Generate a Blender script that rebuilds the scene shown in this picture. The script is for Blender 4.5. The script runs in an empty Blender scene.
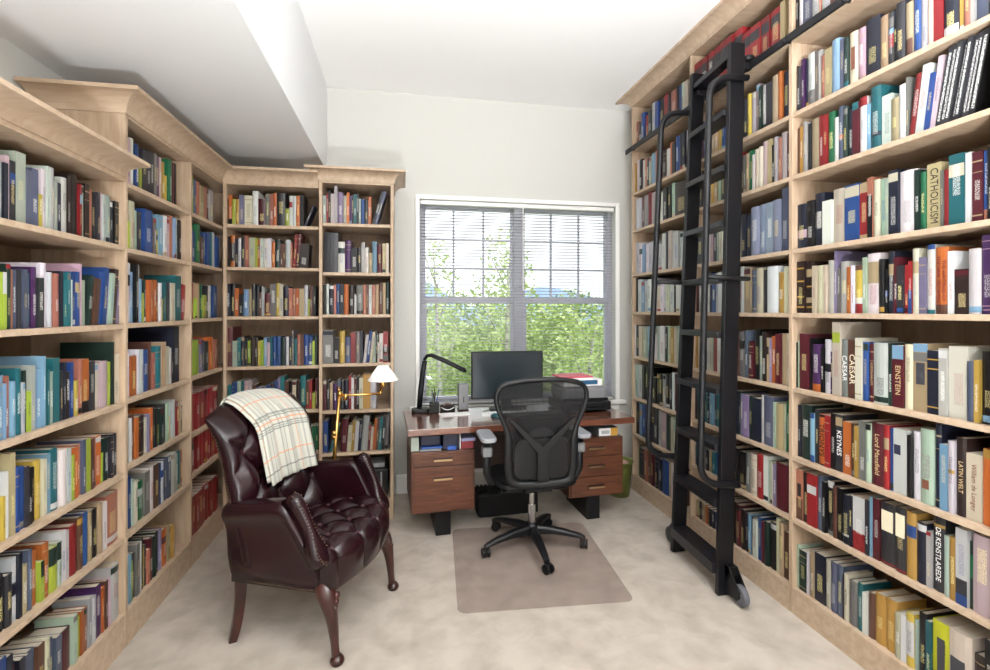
import bpy, bmesh, math, random
from math import sin, cos, pi, radians, sqrt, atan, atan2
from mathutils import Vector, Matrix, Euler
random.seed(11)
SC = bpy.context.scene
COL = SC.collection
# ------------------------------------------------------------------ helpers
def lin(c):
    f = lambda v: v/12.92 if v <= .04045 else ((v+.055)/1.055)**2.4
    return tuple(f(v/255.) for v in c[:3]) + (1.,)
def new_mat(name):
    m = bpy.data.materials.new(name); m.use_nodes = True
    nt = m.node_tree
    return m, nt, nt.nodes['Principled BSDF']
def mat(name, rgb, rough=.5, metal=0., spec=.5, var=0., scale=8., stretch=(1,1,1), rgb2=None, bump=0., bscale=60., coat=0., distort=0., contrast=(.35,.65), bstretch=None, sheen=0.):
    m, nt, b = new_mat(name)
    b.inputs['Roughness'].default_value = rough
    b.inputs['Metallic'].default_value = metal
    b.inputs['Specular IOR Level'].default_value = spec
    b.inputs['Coat Weight'].default_value = coat
    b.inputs['Sheen Weight'].default_value = sheen
    b.inputs['Base Color'].default_value = lin(rgb)
    if var or rgb2 or bump:
        tc = nt.nodes.new('ShaderNodeTexCoord')
        mp = nt.nodes.new('ShaderNodeMapping'); mp.inputs['Scale'].default_value = stretch
        nt.links.new(tc.outputs['Object'], mp.inputs['Vector'])
    if rgb2 or var:
        n = nt.nodes.new('ShaderNodeTexNoise'); n.inputs['Scale'].default_value = scale
        n.inputs['Detail'].default_value = 5; n.inputs['Distortion'].default_value = distort
        nt.links.new(mp.outputs['Vector'], n.inputs['Vector'])
        r = nt.nodes.new('ShaderNodeValToRGB')
        r.color_ramp.elements[0].position = contrast[0]; r.color_ramp.elements[1].position = contrast[1]
        c2 = rgb2 or tuple(max(0, v*(1-var)) for v in rgb)
        r.color_ramp.elements[0].color = lin(rgb); r.color_ramp.elements[1].color = lin(c2)
        nt.links.new(n.outputs['Fac'], r.inputs['Fac']); nt.links.new(r.outputs['Color'], b.inputs['Base Color'])
    if bump:
        n2 = nt.nodes.new('ShaderNodeTexNoise'); n2.inputs['Scale'].default_value = bscale; n2.inputs['Detail'].default_value = 3
        if bstretch:
            mp2 = nt.nodes.new('ShaderNodeMapping'); mp2.inputs['Scale'].default_value = bstretch
            nt.links.new(tc.outputs['Object'], mp2.inputs['Vector']); nt.links.new(mp2.outputs['Vector'], n2.inputs['Vector'])
        else:
            nt.links.new(mp.outputs['Vector'], n2.inputs['Vector'])
        bp = nt.nodes.new('ShaderNodeBump'); bp.inputs['Strength'].default_value = bump; bp.inputs['Distance'].default_value = .004
        nt.links.new(n2.outputs['Fac'], bp.inputs['Height']); nt.links.new(bp.outputs['Normal'], b.inputs['Normal'])
    return m
MAPLE = mat('maple', (188,166,143), .42, rgb2=(173,150,126), scale=5, stretch=(6,1.2,6), distort=.6, spec=.35)
MAPLE_V = mat('maple_upright', (185,162,138), .42, rgb2=(169,145,121), scale=5, stretch=(8,8,.9), distort=.6, spec=.35)
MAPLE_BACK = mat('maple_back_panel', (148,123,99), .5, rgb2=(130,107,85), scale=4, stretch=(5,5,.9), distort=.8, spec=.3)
WALL = mat('wall_paint', (200,199,194), .75, spec=.2)
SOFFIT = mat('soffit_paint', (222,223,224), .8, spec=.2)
CEIL = mat('ceiling_paint', (244,244,243), .8, spec=.2)
TRIMW = mat('white_trim_paint', (246,245,242), .35)
CARPET = mat('carpet', (196,186,174), .95, rgb2=(172,161,149), scale=7, spec=.1, bump=.9, bscale=420, distort=.25, contrast=(.36,.72))
WALNUT = mat('walnut', (106,64,45), .33, rgb2=(76,44,31), scale=4, stretch=(1.2,6,14), distort=1.2)
WALNUT_TOP = mat('walnut_top', (124,74,54), .22, rgb2=(96,56,42), scale=4, stretch=(1.2,12,6), distort=1.0, coat=1.0)
WALNUT_TOP.node_tree.nodes['Principled BSDF'].inputs['Coat IOR'].default_value = 1.75; WALNUT_TOP.node_tree.nodes['Principled BSDF'].inputs['Coat Roughness'].default_value = .12
WALNUT_D = mat('walnut_dark', (58,36,28), .45, rgb2=(42,26,20), scale=4, stretch=(1.2,6,14))
BLACKM = mat('black_metal', (13,13,17), .45, spec=.4)
BLACKW = mat('black_painted_wood', (14,14,19), .4, var=.25, scale=10, stretch=(10,10,1), spec=.35)
GROOVE = mat('black_tread', (20,20,26), .36, bump=.5, bscale=90, bstretch=(6,.2,1))
BLACKP = mat('black_plastic', (14,14,16), .5, spec=.35)
DARKG = mat('dark_grey_plastic', (16,17,20), .42, spec=.4)
GREYP = mat('grey_plastic', (128,128,130), .5)
GREYT = mat('grey_rubber', (92,92,98), .6)
CHROME = mat('polished_steel', (190,190,192), .18, metal=1.)
NICKEL = mat('brushed_brass_pull', (206,178,140), .3, metal=1.)
BRASS = mat('brass', (212,168,96), .22, metal=1.)
LEATHER = mat('oxblood_leather', (36,10,17), .25, spec=.42, bump=.12, bscale=160, var=.3, scale=6)
LEATHER_B = mat('oxblood_button', (58,20,30), .3, spec=.5)
MAHOG = mat('mahogany', (62,27,22), .3, rgb2=(42,17,14), scale=5, stretch=(8,8,1.5), coat=.3)
NAIL = mat('brass_nail', (118,98,78), .45, metal=1.)
PAPER = mat('page_edges', (200,191,176), .85, rgb2=(182,172,154), scale=30, stretch=(18,.6,.6))
WHITEP = mat('white_paper', (240,240,240), .7)
SHADE = mat('pleated_white_glass', (244,241,236), .55)
GREENB = mat('olive_green_plastic', (112,122,58), .45)
TREEG = None
def link(o, parent=None):
    COL.objects.link(o)
    if parent is not None: o.parent = parent
    return o
def tag(o, label=None, cat=None, group=None, kind=None):
    if label: o['label'] = label
    if cat: o['category'] = cat
    if group: o['group'] = group
    if kind: o['kind'] = kind
    return o
def thing(name, label, cat, loc=(0,0,0), rz=0, group=None):
    o = bpy.data.objects.new(name, None); o.empty_display_size = .1
    o.location = loc; o.rotation_euler = (0,0,rz); link(o)
    return tag(o, label, cat, group)
def obj(name, bm, m, parent=None, smooth=False, bevel=0, seg=2, subd=0, loc=None, rot=None, auto=None):
    me = bpy.data.meshes.new(name)
    bmesh.ops.recalc_face_normals(bm, faces=bm.faces)
    bm.to_mesh(me); bm.free()
    for k in (m if isinstance(m, (list, tuple)) else [m]): me.materials.append(k)
    o = bpy.data.objects.new(name, me)
    if smooth:
        me.polygons.foreach_set('use_smooth', [True]*len(me.polygons))
    if bevel:
        md = o.modifiers.new('bevel', 'BEVEL'); md.width = bevel; md.segments = seg; md.limit_method = 'ANGLE'; md.angle_limit = radians(40)
    if subd:
        md = o.modifiers.new('sub', 'SUBSURF'); md.levels = subd; md.render_levels = subd
    if loc: o.location = loc
    if rot: o.rotation_euler = rot
    return link(o, parent)
def box(bm, x0, x1, y0, y1, z0, z1, M=None, mi=0):
    v = [bm.verts.new(p) for p in ((x0,y0,z0),(x1,y0,z0),(x1,y1,z0),(x0,y1,z0),(x0,y0,z1),(x1,y0,z1),(x1,y1,z1),(x0,y1,z1))]
    if M is not None:
        for q in v: q.co = M @ q.co
    for f in ((0,3,2,1),(4,5,6,7),(0,1,5,4),(1,2,6,5),(2,3,7,6),(3,0,4,7)):
        bm.faces.new([v[i] for i in f]).material_index = mi
    return v
def B(*a):
    bm = bmesh.new(); box(bm, *a); return bm
def prism(bm, pts, axis, a, b):
    """extrude a 2-D outline along an axis ('x','y','z') from a to b"""
    def P(p, t):
        return {'x': (t,p[0],p[1]), 'y': (p[0],t,p[1]), 'z': (p[0],p[1],t)}[axis]
    A = [bm.verts.new(P(p,a)) for p in pts]; Bv = [bm.verts.new(P(p,b)) for p in pts]
    n = len(pts)
    bm.faces.new(A); bm.faces.new(Bv[::-1])
    for i in range(n): bm.faces.new((A[i],A[(i+1)%n],Bv[(i+1)%n],Bv[i]))
def tube(bm, path, rad, n=10, cap=True, flat=None):
    """sweep a circle (or ellipse flat=(a,b)) along a path; rad is a number or list"""
    path = [Vector(p) for p in path]; N = len(path)
    R = rad if isinstance(rad, (list, tuple)) else [rad]*N
    rings = []; up = Vector((0,0,1)); prev = None
    for i, p in enumerate(path):
        t = (path[min(i+1,N-1)] - path[max(i-1,0)]).normalized()
        if prev is None:
            a = t.cross(up)
            if a.length < .05: a = t.cross(Vector((0,1,0)))
            a.normalize()
        else:
            a = prev - t*prev.dot(t); a.normalize()
        prev = a; b = t.cross(a)
        fa, fb = flat if flat else (1,1)
        rings.append([bm.verts.new(p + (a*cos(2*pi*k/n)*fa + b*sin(2*pi*k/n)*fb)*R[i]) for k in range(n)])
    for i in range(N-1):
        for k in range(n):
            bm.faces.new((rings[i][k], rings[i][(k+1)%n], rings[i+1][(k+1)%n], rings[i+1][k]))
    if cap: bm.faces.new(rings[0][::-1]); bm.faces.new(rings[-1])
    return rings
def lathe(bm, prof, n=24, c=(0,0,0), cap=True):
    rings = []
    for r, z in prof:
        rings.append([bm.verts.new((c[0]+r*cos(2*pi*k/n), c[1]+r*sin(2*pi*k/n), c[2]+z)) for k in range(n)])
    for i in range(len(prof)-1):
        for k in range(n): bm.faces.new((rings[i][k], rings[i][(k+1)%n], rings[i+1][(k+1)%n], rings[i+1][k]))
    if cap: bm.faces.new(rings[0][::-1]); bm.faces.new(rings[-1])
def sphere(bm, c, r, n=10, m=6, sc=(1,1,1)):
    bmesh.ops.create_uvsphere(bm, u_segments=n, v_segments=m, radius=r, matrix=Matrix.Translation(c) @ Matrix.Diagonal((*sc,1)))
def bez(p0, p1, p2, p3, n=10):
    p = [Vector(q) for q in (p0,p1,p2,p3)]; out = []
    for i in range(n+1):
        t = i/n; s = 1-t
        out.append(p[0]*s**3 + p[1]*3*s*s*t + p[2]*3*s*t*t + p[3]*t**3)
    return out
def rpath(pts, r, n=6):
    """polyline with rounded corners"""
    pts = [Vector(p) for p in pts]; out = [pts[0]]
    for i in range(1, len(pts)-1):
        a = pts[i] + (pts[i-1]-pts[i]).normalized()*r; b = pts[i] + (pts[i+1]-pts[i]).normalized()*r
        for k in range(n+1):
            t = k/n; out.append(a*(1-t)**2 + pts[i]*2*t*(1-t) + b*t*t)
    out.append(pts[-1]); return out
def text_mesh(s, size, name='title'):
    cu = bpy.data.curves.new('t', 'FONT'); cu.body = s; cu.size = size; cu.align_x = 'CENTER'; cu.align_y = 'CENTER'; cu.extrude = .0004; cu.resolution_u = 3
    o = bpy.data.objects.new('t', cu); COL.objects.link(o)
    dg = bpy.context.evaluated_depsgraph_get(); dg.update()
    me = bpy.data.meshes.new_from_object(o.evaluated_get(dg)); me.name = name
    bpy.data.objects.remove(o); bpy.data.curves.remove(cu)
    return me
# ------------------------------------------------------------------ measures (metres)
XR, XL, YB, YM = 1.897, -1.207, 3.64, 3.61       # fronts of the right, left, back-left and middle bookcases
WALL_Y, WALL_XL, WALL_XR, CEIL_Z = 4.1, -1.58, 2.25, 3.275
# ------------------------------------------------------------------ camera
F = 492.; YAW = atan(93/F)  # second unseen lamp, added as fill for ceiling and floor
cam = bpy.data.cameras.new('camera'); co = bpy.data.objects.new('camera', cam); COL.objects.link(co)
cam.sensor_fit = 'HORIZONTAL'; cam.sensor_width = 36; cam.lens = F/990*36
cam.shift_y = -25/990.; cam.clip_start = .05; cam.clip_end = 400
co.location = (0,0,1.5); co.rotation_euler = (pi/2, 0, -YAW)
SC.camera = co
# ------------------------------------------------------------------ setting
def struct(name, bm, m, **k):
    o = obj(name, bm, m, **k); o['kind'] = 'structure'; return o
Y0 = -1.3
struct('floor', B(WALL_XL-.1, WALL_XR+.1, Y0, WALL_Y+.12, -.1, 0), CARPET)
struct('ceiling', B(-.585, WALL_XR+.1, Y0, WALL_Y+.12, CEIL_Z, CEIL_Z+.1), CEIL)
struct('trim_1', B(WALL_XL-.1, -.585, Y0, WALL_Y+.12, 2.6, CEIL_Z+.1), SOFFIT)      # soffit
struct('wall_left', B(WALL_XL-.1, WALL_XL, Y0, WALL_Y+.12, 0, 2.6), WALL)
struct('wall_right', B(WALL_XR, WALL_XR+.1, Y0, WALL_Y+.12, 0, CEIL_Z), WALL)
WX0, WX1, WZ0, WZ1 = .142, 1.863, .705, 2.415          # window opening
bm = bmesh.new()
box(bm, WALL_XL, WX0, WALL_Y, WALL_Y+.12, 0, 2.6); box(bm, -.585, WX0, WALL_Y, WALL_Y+.12, 2.6, CEIL_Z)
box(bm, WX1, WALL_XR, WALL_Y, WALL_Y+.12, 0, CEIL_Z)
box(bm, WX0, WX1, WALL_Y, WALL_Y+.12, 0, WZ0); box(bm, WX0, WX1, WALL_Y, WALL_Y+.12, WZ1, CEIL_Z)
struct('wall_back', bm, WALL)
bm = bmesh.new(); box(bm, -.045, WALL_XR, WALL_Y-.016, WALL_Y, 0, .135); box(bm, -.045, WALL_XR, WALL_Y-.011, WALL_Y, .135, .155)
struct('baseboard_back', bm, TRIMW, bevel=.003)
# window: casing, sill, two double-hung units
w = thing('window_1', None, None); w['kind'] = 'structure'
bm = bmesh.new()
box(bm, WX0-.034, WX0, WALL_Y-.02, WALL_Y, WZ0, WZ1+.034); box(bm, WX1, WX1+.034, WALL_Y-.02, WALL_Y, WZ0, WZ1+.034)
box(bm, WX0, WX1, WALL_Y-.02, WALL_Y, WZ1, WZ1+.034)
box(bm, WX0-.012, WX0+.0, WALL_Y, WALL_Y+.1, WZ0, WZ1)
obj('casing', bm, TRIMW, w, bevel=.004)
bm = bmesh.new(); box(bm, WX0-.08, WX1+.08, WALL_Y-.055, WALL_Y+.08, WZ0-.03, WZ0); box(bm, WX0-.034, WX1+.034, WALL_Y-.014, WALL_Y, WZ0-.09, WZ0-.03)
obj('sill', bm, TRIMW, w, bevel=.004)
FRAMEG = mat('window_vinyl', (180,180,190), .4)  # grey puts the frame's backlit shade into its colour
yf = WALL_Y+.085
bm = bmesh.new()
box(bm, WX0, WX0+.035, yf, yf+.07, WZ0, WZ1); box(bm, WX1-.035, WX1, yf, yf+.07, WZ0, WZ1)
box(bm, WX0, WX1, yf, yf+.07, WZ0, WZ0+.03); box(bm, WX0, WX1, yf, yf+.07, WZ1-.03, WZ1)
box(bm, .955, 1.045, yf-.01, yf+.075, WZ0, WZ1)
obj('window_frame', bm, FRAMEG, w, bevel=.003)
GLASS, nt, b = new_mat('window_glass')
for n in list(nt.nodes):
    if n.type == 'BSDF_PRINCIPLED': nt.nodes.remove(n)
tr = nt.nodes.new('ShaderNodeBsdfTransparent'); gl = nt.nodes.new('ShaderNodeBsdfGlossy'); gl.inputs['Roughness'].default_value = .02
mx = nt.nodes.new('ShaderNodeMixShader'); mx.inputs['Fac'].default_value = .05
nt.links.new(tr.outputs[0], mx.inputs[1]); nt.links.new(gl.outputs[0], mx.inputs[2]); nt.links.new(mx.outputs[0], nt.nodes['Material Output'].inputs['Surface'])
ZM = 1.565
for (a, c) in ((WX0+.035, .955), (1.045, WX1-.035)):
    bm = bmesh.new()
    box(bm, a, c, yf+.035, yf+.06, ZM, ZM+.045); box(bm, a, c, yf+.035, yf+.06, WZ1-.06, WZ1-.03)
    box(bm, a, a+.02, yf+.035, yf+.06, ZM, WZ1-.03); box(bm, c-.02, c, yf+.035, yf+.06, ZM, WZ1-.03)
    for k in (1,2):
        x = a + (c-a)*k/3; box(bm, x-.009, x+.009, yf+.04, yf+.056, ZM+.045, WZ1-.06)
        z = ZM+.045 + (WZ1-.06-ZM-.045)*k/3; box(bm, a+.02, c-.02, yf+.041, yf+.055, z-.009, z+.009)
    obj('upper_sash', bm, FRAMEG, w)
    bm = bmesh.new()
    box(bm, a, c, yf+.005, yf+.03, ZM-.005, ZM+.04); box(bm, a, c, yf+.005, yf+.03, WZ0+.03, WZ0+.06)
    box(bm, a, a+.028, yf+.005, yf+.03, WZ0+.03, ZM); box(bm, c-.028, c, yf+.005, yf+.03, WZ0+.03, ZM)
    obj('lower_sash', bm, FRAMEG, w)
    obj('pane', B(a+.02, c-.02, yf+.046, yf+.049, ZM+.045, WZ1-.06), GLASS, w)
    obj('pane', B(a+.028, c-.028, yf+.016, yf+.019, WZ0+.06, ZM), GLASS, w)
# blind
SLAT = mat('blind_slat', (160,160,168), .5)  # white slats greyed to carry their dimness against the bright sky
bl = thing('window_blind', 'white horizontal slatted blind lowered across the whole window', 'blind', ((WX0+WX1)/2, WALL_Y+.035, WZ0))
hw = (WX1-WX0)/2-.008; hb = WZ1-WZ0
obj('headrail', B(-hw, hw, -.02, .02, hb-.035, hb-.002), TRIMW, bl, bevel=.003)
bm = bmesh.new(); z = .03
while z < hb-.045:
    prism(bm, [(q[0]*cos(a_)-q[1]*sin(a_), z+q[0]*sin(a_)+q[1]*cos(a_)) for a_ in (radians(-6),) for q in ((-.0125,0),(-.006,.0022),(0,.003),(.006,.0022),(.0125,0),(.0125,-.0008),(.006,.0014),(0,.0022),(-.006,.0014),(-.0125,-.0008))], 'x', -hw, hw); z += .0265
obj('slats', bm, SLAT, bl)
obj('bottom_rail', B(-hw, hw, -.013, .013, .004, .018), TRIMW, bl, bevel=.003)
for x in (-.72, -.28, .28, .72):
    bm = bmesh.new(); tube(bm, [(x,-.0145,.01),(x,-.0145,hb-.03)], .001, 5); obj('ladder_cord', bm, SLAT, bl)
bm = bmesh.new(); tube(bm, [(0.02,-.024,hb-.02),(0.02,-.026,hb-.75)], .004, 6); obj('tilt_wand', bm, TRIMW, bl)
# ------------------------------------------------------------------ what stands on each shelf: colour, start (mm along the wall), thickness (0.1 mm), height (mm), depth (mm), lean (deg); * = one of the nearest books
BOOKS = [
('RN',0,2.845,"K 2118 168 230 149;W 2100 208 240 152;*S 2078 508 250 167;W 2026 448 240 153;s 1980 108 230 144;g 1968 138 240 160;W 1953 318 240 175;n 1920 278 250 179;c 1891 238 240 171;n 1866 258 250 162;A 1839 298 240 164;N 1808 288 250 163;R 1778 288 230 147;t 1748 268 250 158;K 1720 358 240 155;C 1683 348 250 183;B 1647 338 240 173"),
('RN',1,2.474,"c 2118 28 233 167;c 2114 238 222 159;V 2089 188 250 161;N 2069 188 240 158;*W 2049 368 253 176;A 2011 198 251 178;a 1990 178 242 175;s 1971 188 208 151;*t 1951 328 225 142;*L 1917 398 247 171;S 1876 178 233 163;*D 1857 248 226 154;*C 1831 388 233 149;*P 1791 338 230 156;*N 1756 628 244 154;*t 1692 368 223 163;*c 1654 228 219 159;K 1630 118 219 150;*c 1617 348 232 152;*t 1581 248 212 155;*B 1555 278 216 149;*W 1526 258 210 152;*C 1499 208 202 146;*R 1477 318 197 134;*N 1444 478 188 126;u 1395 148 174 120;s 1379 198 170 120;a 1358 118 169 120;*S 1345 418 161 120;K 1302 138 152 120"),
('RN',2,2.165,"n 2114 178 231 144;u 2095 178 230 144;a 2076 188 246 171;K 2056 188 231 151;*t 2036 478 243 166;R 1987 208 245 166;*R 1965 228 239 158;*G 1941 358 238 176;W 1904 228 202 130;*S 1880 248 240 161;*D 1854 218 227 146;N 1831 198 212 148;*M 1810 288 230 150;*W 1780 328 239 158;L 1746 178 200 142;*T 1727 448 257 169;*W 1681 398 205 141;*t 1640 308 176 128;*W 1608 258 217 137;A 1581 108 236 148;*R 1569 256 230 149 7;*W 1542 266 250 178 7;*B 1514 177 210 146 7;*P 1495 167 260 169 7;*c 1477 165 276 182 10;*c 1459 155 277 177 10;*c 1442 155 277 187 10;*c 1425 146 277 173 10;*c 1409 146 277 195 10;*c 1393 136 277 201 10;*c 1378 126 277 203 10;*K 1364 195 276 195 10"),
('RN',3,1.800,"*N 2118 558 218 160;*K 2061 468 224 139;*N 2013 508 248 162;*W 1961 478 202 149;*C 1912 638 243 173;*B 1847 698 244 163;*R 1776 378 239 175;*s 1737 228 253 176;*C 1713 248 237 170;*g 1687 258 235 154;g 1660 138 231 149;*N 1645 378 255 172;*W 1606 598 240 153;*D 1545 188 231 154;*G 1525 198 217 160;*t 1504 478 240 158;A 1455 98 206 128;*R 1444 198 204 128;*T 1423 488 248 159;*W 1373 168 243 174;*M 1355 308 239 159;*B 1323 138 235 154;*K 1308 168 242 153"),
('RN',4,1.485,"*b 2114 438 252 186;*b 2069 468 248 166;C 2021 208 224 144;*C 1999 428 223 140;C 1955 128 223 140;*a 1941 358 242 155;v 1904 118 281 197;A 1891 138 203 130;*a 1876 408 229 143;O 1834 148 203 138;W 1818 138 208 135;*Y 1803 368 206 152;g 1765 158 237 150;*W 1748 568 250 171;*K 1690 228 222 158;K 1666 108 180 120;*N 1654 248 248 183;*M 1628 148 223 151;*c 1612 258 189 123;R 1585 128 190 127;R 1571 138 202 126;*C 1556 218 249 167;*v 1533 248 213 138;*W 1507 278 257 187;*O 1478 438 243 175;*W 1433 188 225 153;*b 1413 478 158 120;*W 1364 368 224 146;*V 1326 348 265 172"),
('RN',5,1.116,"K 2118 28 223 144;g 2114 178 232 150;*M 2095 528 268 194;K 2041 168 250 159;*V 2023 458 221 138;K 1976 168 209 153;*W 1958 358 248 171;V 1921 128 194 143;*C 1907 398 329 220;*A 1866 328 253 184;*n 1832 378 253 177;*C 1793 288 264 189;*B 1763 248 248 176;*M 1737 228 243 165;*W 1713 618 249 157;*D 1650 188 250 161;*M 1630 438 244 177;*C 1585 308 251 183;*t 1553 528 256 187;*N 1499 398 234 155;*a 1458 268 244 171;*I 1430 608 255 183;*S 1368 218 207 144;*u 1345 148 213 153;*K 1329 408 244 167"),
('RN',6,0.777,"N 2118 218 252 176;*D 2095 578 263 185;*L 2036 258 230 150;c 2009 208 255 186;*O 1987 388 236 173;*R 1947 248 238 150;*K 1921 238 253 186;*c 1896 348 254 187;*O 1860 438 230 161;n 1815 158 229 143;u 1798 158 224 163;*A 1781 318 251 159;*g 1748 228 244 180;*M 1724 538 256 179;*R 1669 228 258 162;*B 1645 138 250 160;*W 1630 518 254 177;*K 1577 208 238 164;*W 1555 288 260 184;*g 1525 468 279 204;*N 1477 208 305 197;*L 1455 258 238 148;*W 1428 208 257 188;*b 1406 318 274 170;*C 1373 458 229 166;*O 1326 378 256 162"),
('RN',7,0.470,"*s 2118 388 245 176;*b 2078 278 242 173;*R 2049 538 247 179;*S 1994 288 254 174;K 1964 178 234 170;*K 1945 338 247 159;n 1910 208 233 163;*K 1888 268 232 153;*N 1860 358 215 156;N 1823 138 222 158;*R 1808 588 228 154;c 1748 158 232 158;L 1731 128 251 156;*M 1717 288 249 155;*c 1687 648 248 171;*c 1621 428 254 172;*u 1577 368 254 184;*N 1539 338 229 159;*a 1504 158 206 131;*c 1487 398 273 181;*g 1446 198 217 155;*u 1425 228 222 152;*W 1401 358 266 165;*D 1364 108 234 169;*P 1352 578 268 193"),
('RN',8,0.129,"g 2118 168 210 132;*D 2100 428 196 134;W 2056 108 203 135;*t 2044 318 217 155;*N 2011 578 226 149;*C 1952 268 221 143;*S 1924 318 226 153;*S 1891 298 228 168;b 1860 58 203 128;C 1853 208 209 132;*A 1831 398 191 133;*T 1790 258 202 147;W 1763 188 175 120;*n 1743 288 188 126;*u 1713 448 203 147;*u 1667 448 208 148;*C 1621 238 177 120;*W 1596 178 182 132;*Y 1577 288 204 131;g 1547 108 191 125;*K 1535 258 229 165;*T 1508 178 212 142;*Y 1489 628 232 166;*C 1425 718 241 154;b 1352 368 197 143;K 1314 258 271 174"),
('RM',0,2.845,"*R 2980 648 290 185;*R 2914 668 290 197;*R 2846 648 290 192;*R 2780 618 290 199;*R 2717 598 290 211;*R 2656 508 290 205;*R 2604 828 290 180;*R 2520 788 231 152;*R 2440 718 231 158;*R 2367 638 231 157;*R 2302 808 233 164;t 2220 308 237 161;t 2188 268 223 140"),
('RM',1,2.474,"K 2980 298 240 156;M 2949 568 250 180;B 2891 558 240 159;B 2834 318 202 144;t 2801 348 203 150;t 2765 258 211 147;Y 2738 298 213 149;B 2707 358 207 143;t 2670 338 199 131;K 2635 448 250 182;n 2589 398 240 162;c 2548 358 240 175;N 2511 388 230 151;Y 2471 248 243 176;a 2445 358 238 170;A 2408 288 268 186;D 2378 188 246 166;a 2358 268 240 153;*c 2330 488 241 172;*t 2280 398 253 168;O 2239 258 258 180;*N 2212 408 243 155"),
('RM',2,2.165,"c 2980 298 220 139;b 2949 568 240 153;M 2891 558 220 158;W 2834 208 197 126;u 2812 308 201 146;t 2780 308 199 132;g 2748 298 192 132;N 2717 398 200 132;s 2676 288 192 133;c 2646 368 240 151;N 2608 368 230 154;R 2570 318 250 183;b 2537 248 220 141;A 2511 168 219 153;t 2493 298 222 146;G 2462 298 230 151;W 2431 218 198 123;C 2408 258 219 136;C 2381 218 225 165;*P 2358 398 245 176;t 2317 278 243 174;K 2288 158 207 148;a 2271 228 240 176;s 2247 218 229 146;*a 2224 388 246 170;M 2184 158 233 158"),
('RM',3,1.800,"W 2980 298 200 138;c 2949 568 210 154;C 2891 438 200 142;W 2846 328 216 159;P 2812 308 217 138;N 2780 308 219 153;g 2748 238 223 156;C 2723 298 226 160;W 2692 408 225 156;a 2650 408 210 151;N 2608 408 220 144;C 2566 408 200 146;*N 2524 438 245 164;N 2479 328 237 164;*e 2445 628 271 197;*e 2381 498 273 192;*e 2330 528 273 179;*e 2276 548 275 178;*S 2220 488 323 213"),
('RM',4,1.485,"M 2980 338 210 146;a 2945 528 220 163;C 2891 328 200 146;W 2857 258 236 158;N 2830 278 254 170;B 2801 348 245 176;a 2765 308 245 160;W 2733 288 247 165;W 2703 358 244 152;C 2666 378 230 148;A 2627 468 240 164;*b 2579 488 230 162;a 2529 268 264 183;*t 2501 518 253 168;S 2448 388 237 174;*C 2408 498 245 170;*c 2357 368 232 148;*W 2319 748 245 154;*u 2243 398 210 155;*C 2202 308 236 174"),
('RM',5,1.116,"u 2980 298 246 180;C 2949 498 247 171;N 2898 398 210 138;W 2857 258 203 128;C 2830 278 214 139;g 2801 198 216 140;R 2780 368 212 155;W 2742 298 212 154;L 2711 438 214 153;K 2666 418 210 134;C 2623 408 220 143;n 2581 318 220 144;*A 2548 538 260 191;S 2493 268 268 171;M 2465 398 208 149;*K 2424 398 277 194;g 2383 268 242 166;b 2355 318 266 196;t 2322 148 235 153;v 2306 168 234 160;O 2288 258 246 157;*M 2261 328 259 164;*t 2227 378 263 164;C 2188 168 264 174"),
('RM',6,0.777,"n 2980 338 200 127;T 2945 648 220 138;T 2879 318 187 138;N 2846 328 193 126;L 2812 308 198 144;M 2780 308 200 141;T 2748 298 200 142;L 2717 498 230 161;*S 2666 568 240 176;*N 2608 588 250 181;D 2548 178 250 177;v 2529 238 241 166;*v 2504 448 238 167;D 2458 328 241 170;*N 2424 578 237 163;W 2365 208 260 177;*S 2343 708 261 167;g 2271 138 239 172;*t 2256 478 236 160;C 2207 158 240 151;G 2190 188 258 165"),
('RM',7,0.470,"B 2980 148 130 120;T 2964 608 180 120;A 2902 328 210 140;N 2868 258 132 120;t 2841 388 134 120;T 2801 308 138 120;B 2769 368 141 120;M 2731 438 210 141;N 2686 578 200 125;*K 2627 708 220 160;*K 2555 608 212 132;A 2493 438 222 163;*C 2448 488 230 147;*R 2398 508 242 155;W 2346 338 246 178;g 2311 188 227 163;C 2291 138 224 145;v 2276 218 221 152;*M 2253 818 239 162"),
('RM',8,0.129,"t 2978 388 105 120;K 2938 348 113 120;t 2902 328 112 120;O 2868 328 109 120;N 2834 318 109 120;N 2801 308 107 120;B 2769 298 108 120;N 2738 508 210 140;*K 2686 578 230 166;*b 2627 558 240 173;M 2570 398 238 164;b 2529 348 226 143;N 2493 268 218 151;L 2465 188 220 160;b 2445 198 213 140;W 2424 288 209 146;B 2394 278 235 171;M 2365 208 223 154;D 2343 358 234 146;*K 2306 488 246 171;C 2256 238 286 186;*t 2231 278 275 199;*n 2202 308 239 167"),
('RF',0,2.845,"s 3830 368 220 145;D 3792 618 194 141;B 3729 528 251 174;R 3675 508 216 143;D 3623 668 233 168;W 3555 578 263 191;B 3496 468 248 180;K 3448 668 247 179;R 3380 528 252 176;N 3326 428 233 164;s 3282 608 239 166;N 3220 398 248 169;B 3179 398 237 175;g 3138 378 236 156;C 3099 448 230 145"),
('RF',1,2.474,"u 3832 88 254 179;W 3822 478 267 181;K 3773 498 261 179;W 3722 388 243 168;s 3682 408 243 158;D 3640 398 239 154;g 3599 258 233 146;L 3572 588 247 176;s 3512 438 249 182;M 3467 548 242 170;b 3411 658 220 139;W 3344 428 211 156;O 3300 428 244 175;K 3256 428 229 156;B 3212 458 256 159;N 3165 388 256 185;N 3125 298 265 184;W 3094 398 263 183"),
('RF',2,2.165,"W 3832 238 263 164;W 3807 588 254 180;W 3747 348 251 157;n 3711 348 252 171;a 3675 408 252 161;R 3633 598 266 176;a 3572 588 252 183;B 3512 568 240 170;W 3454 728 220 158;K 3380 528 239 157;K 3326 398 250 167;g 3285 448 255 177;*b 3239 1648 238 149"),
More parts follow.
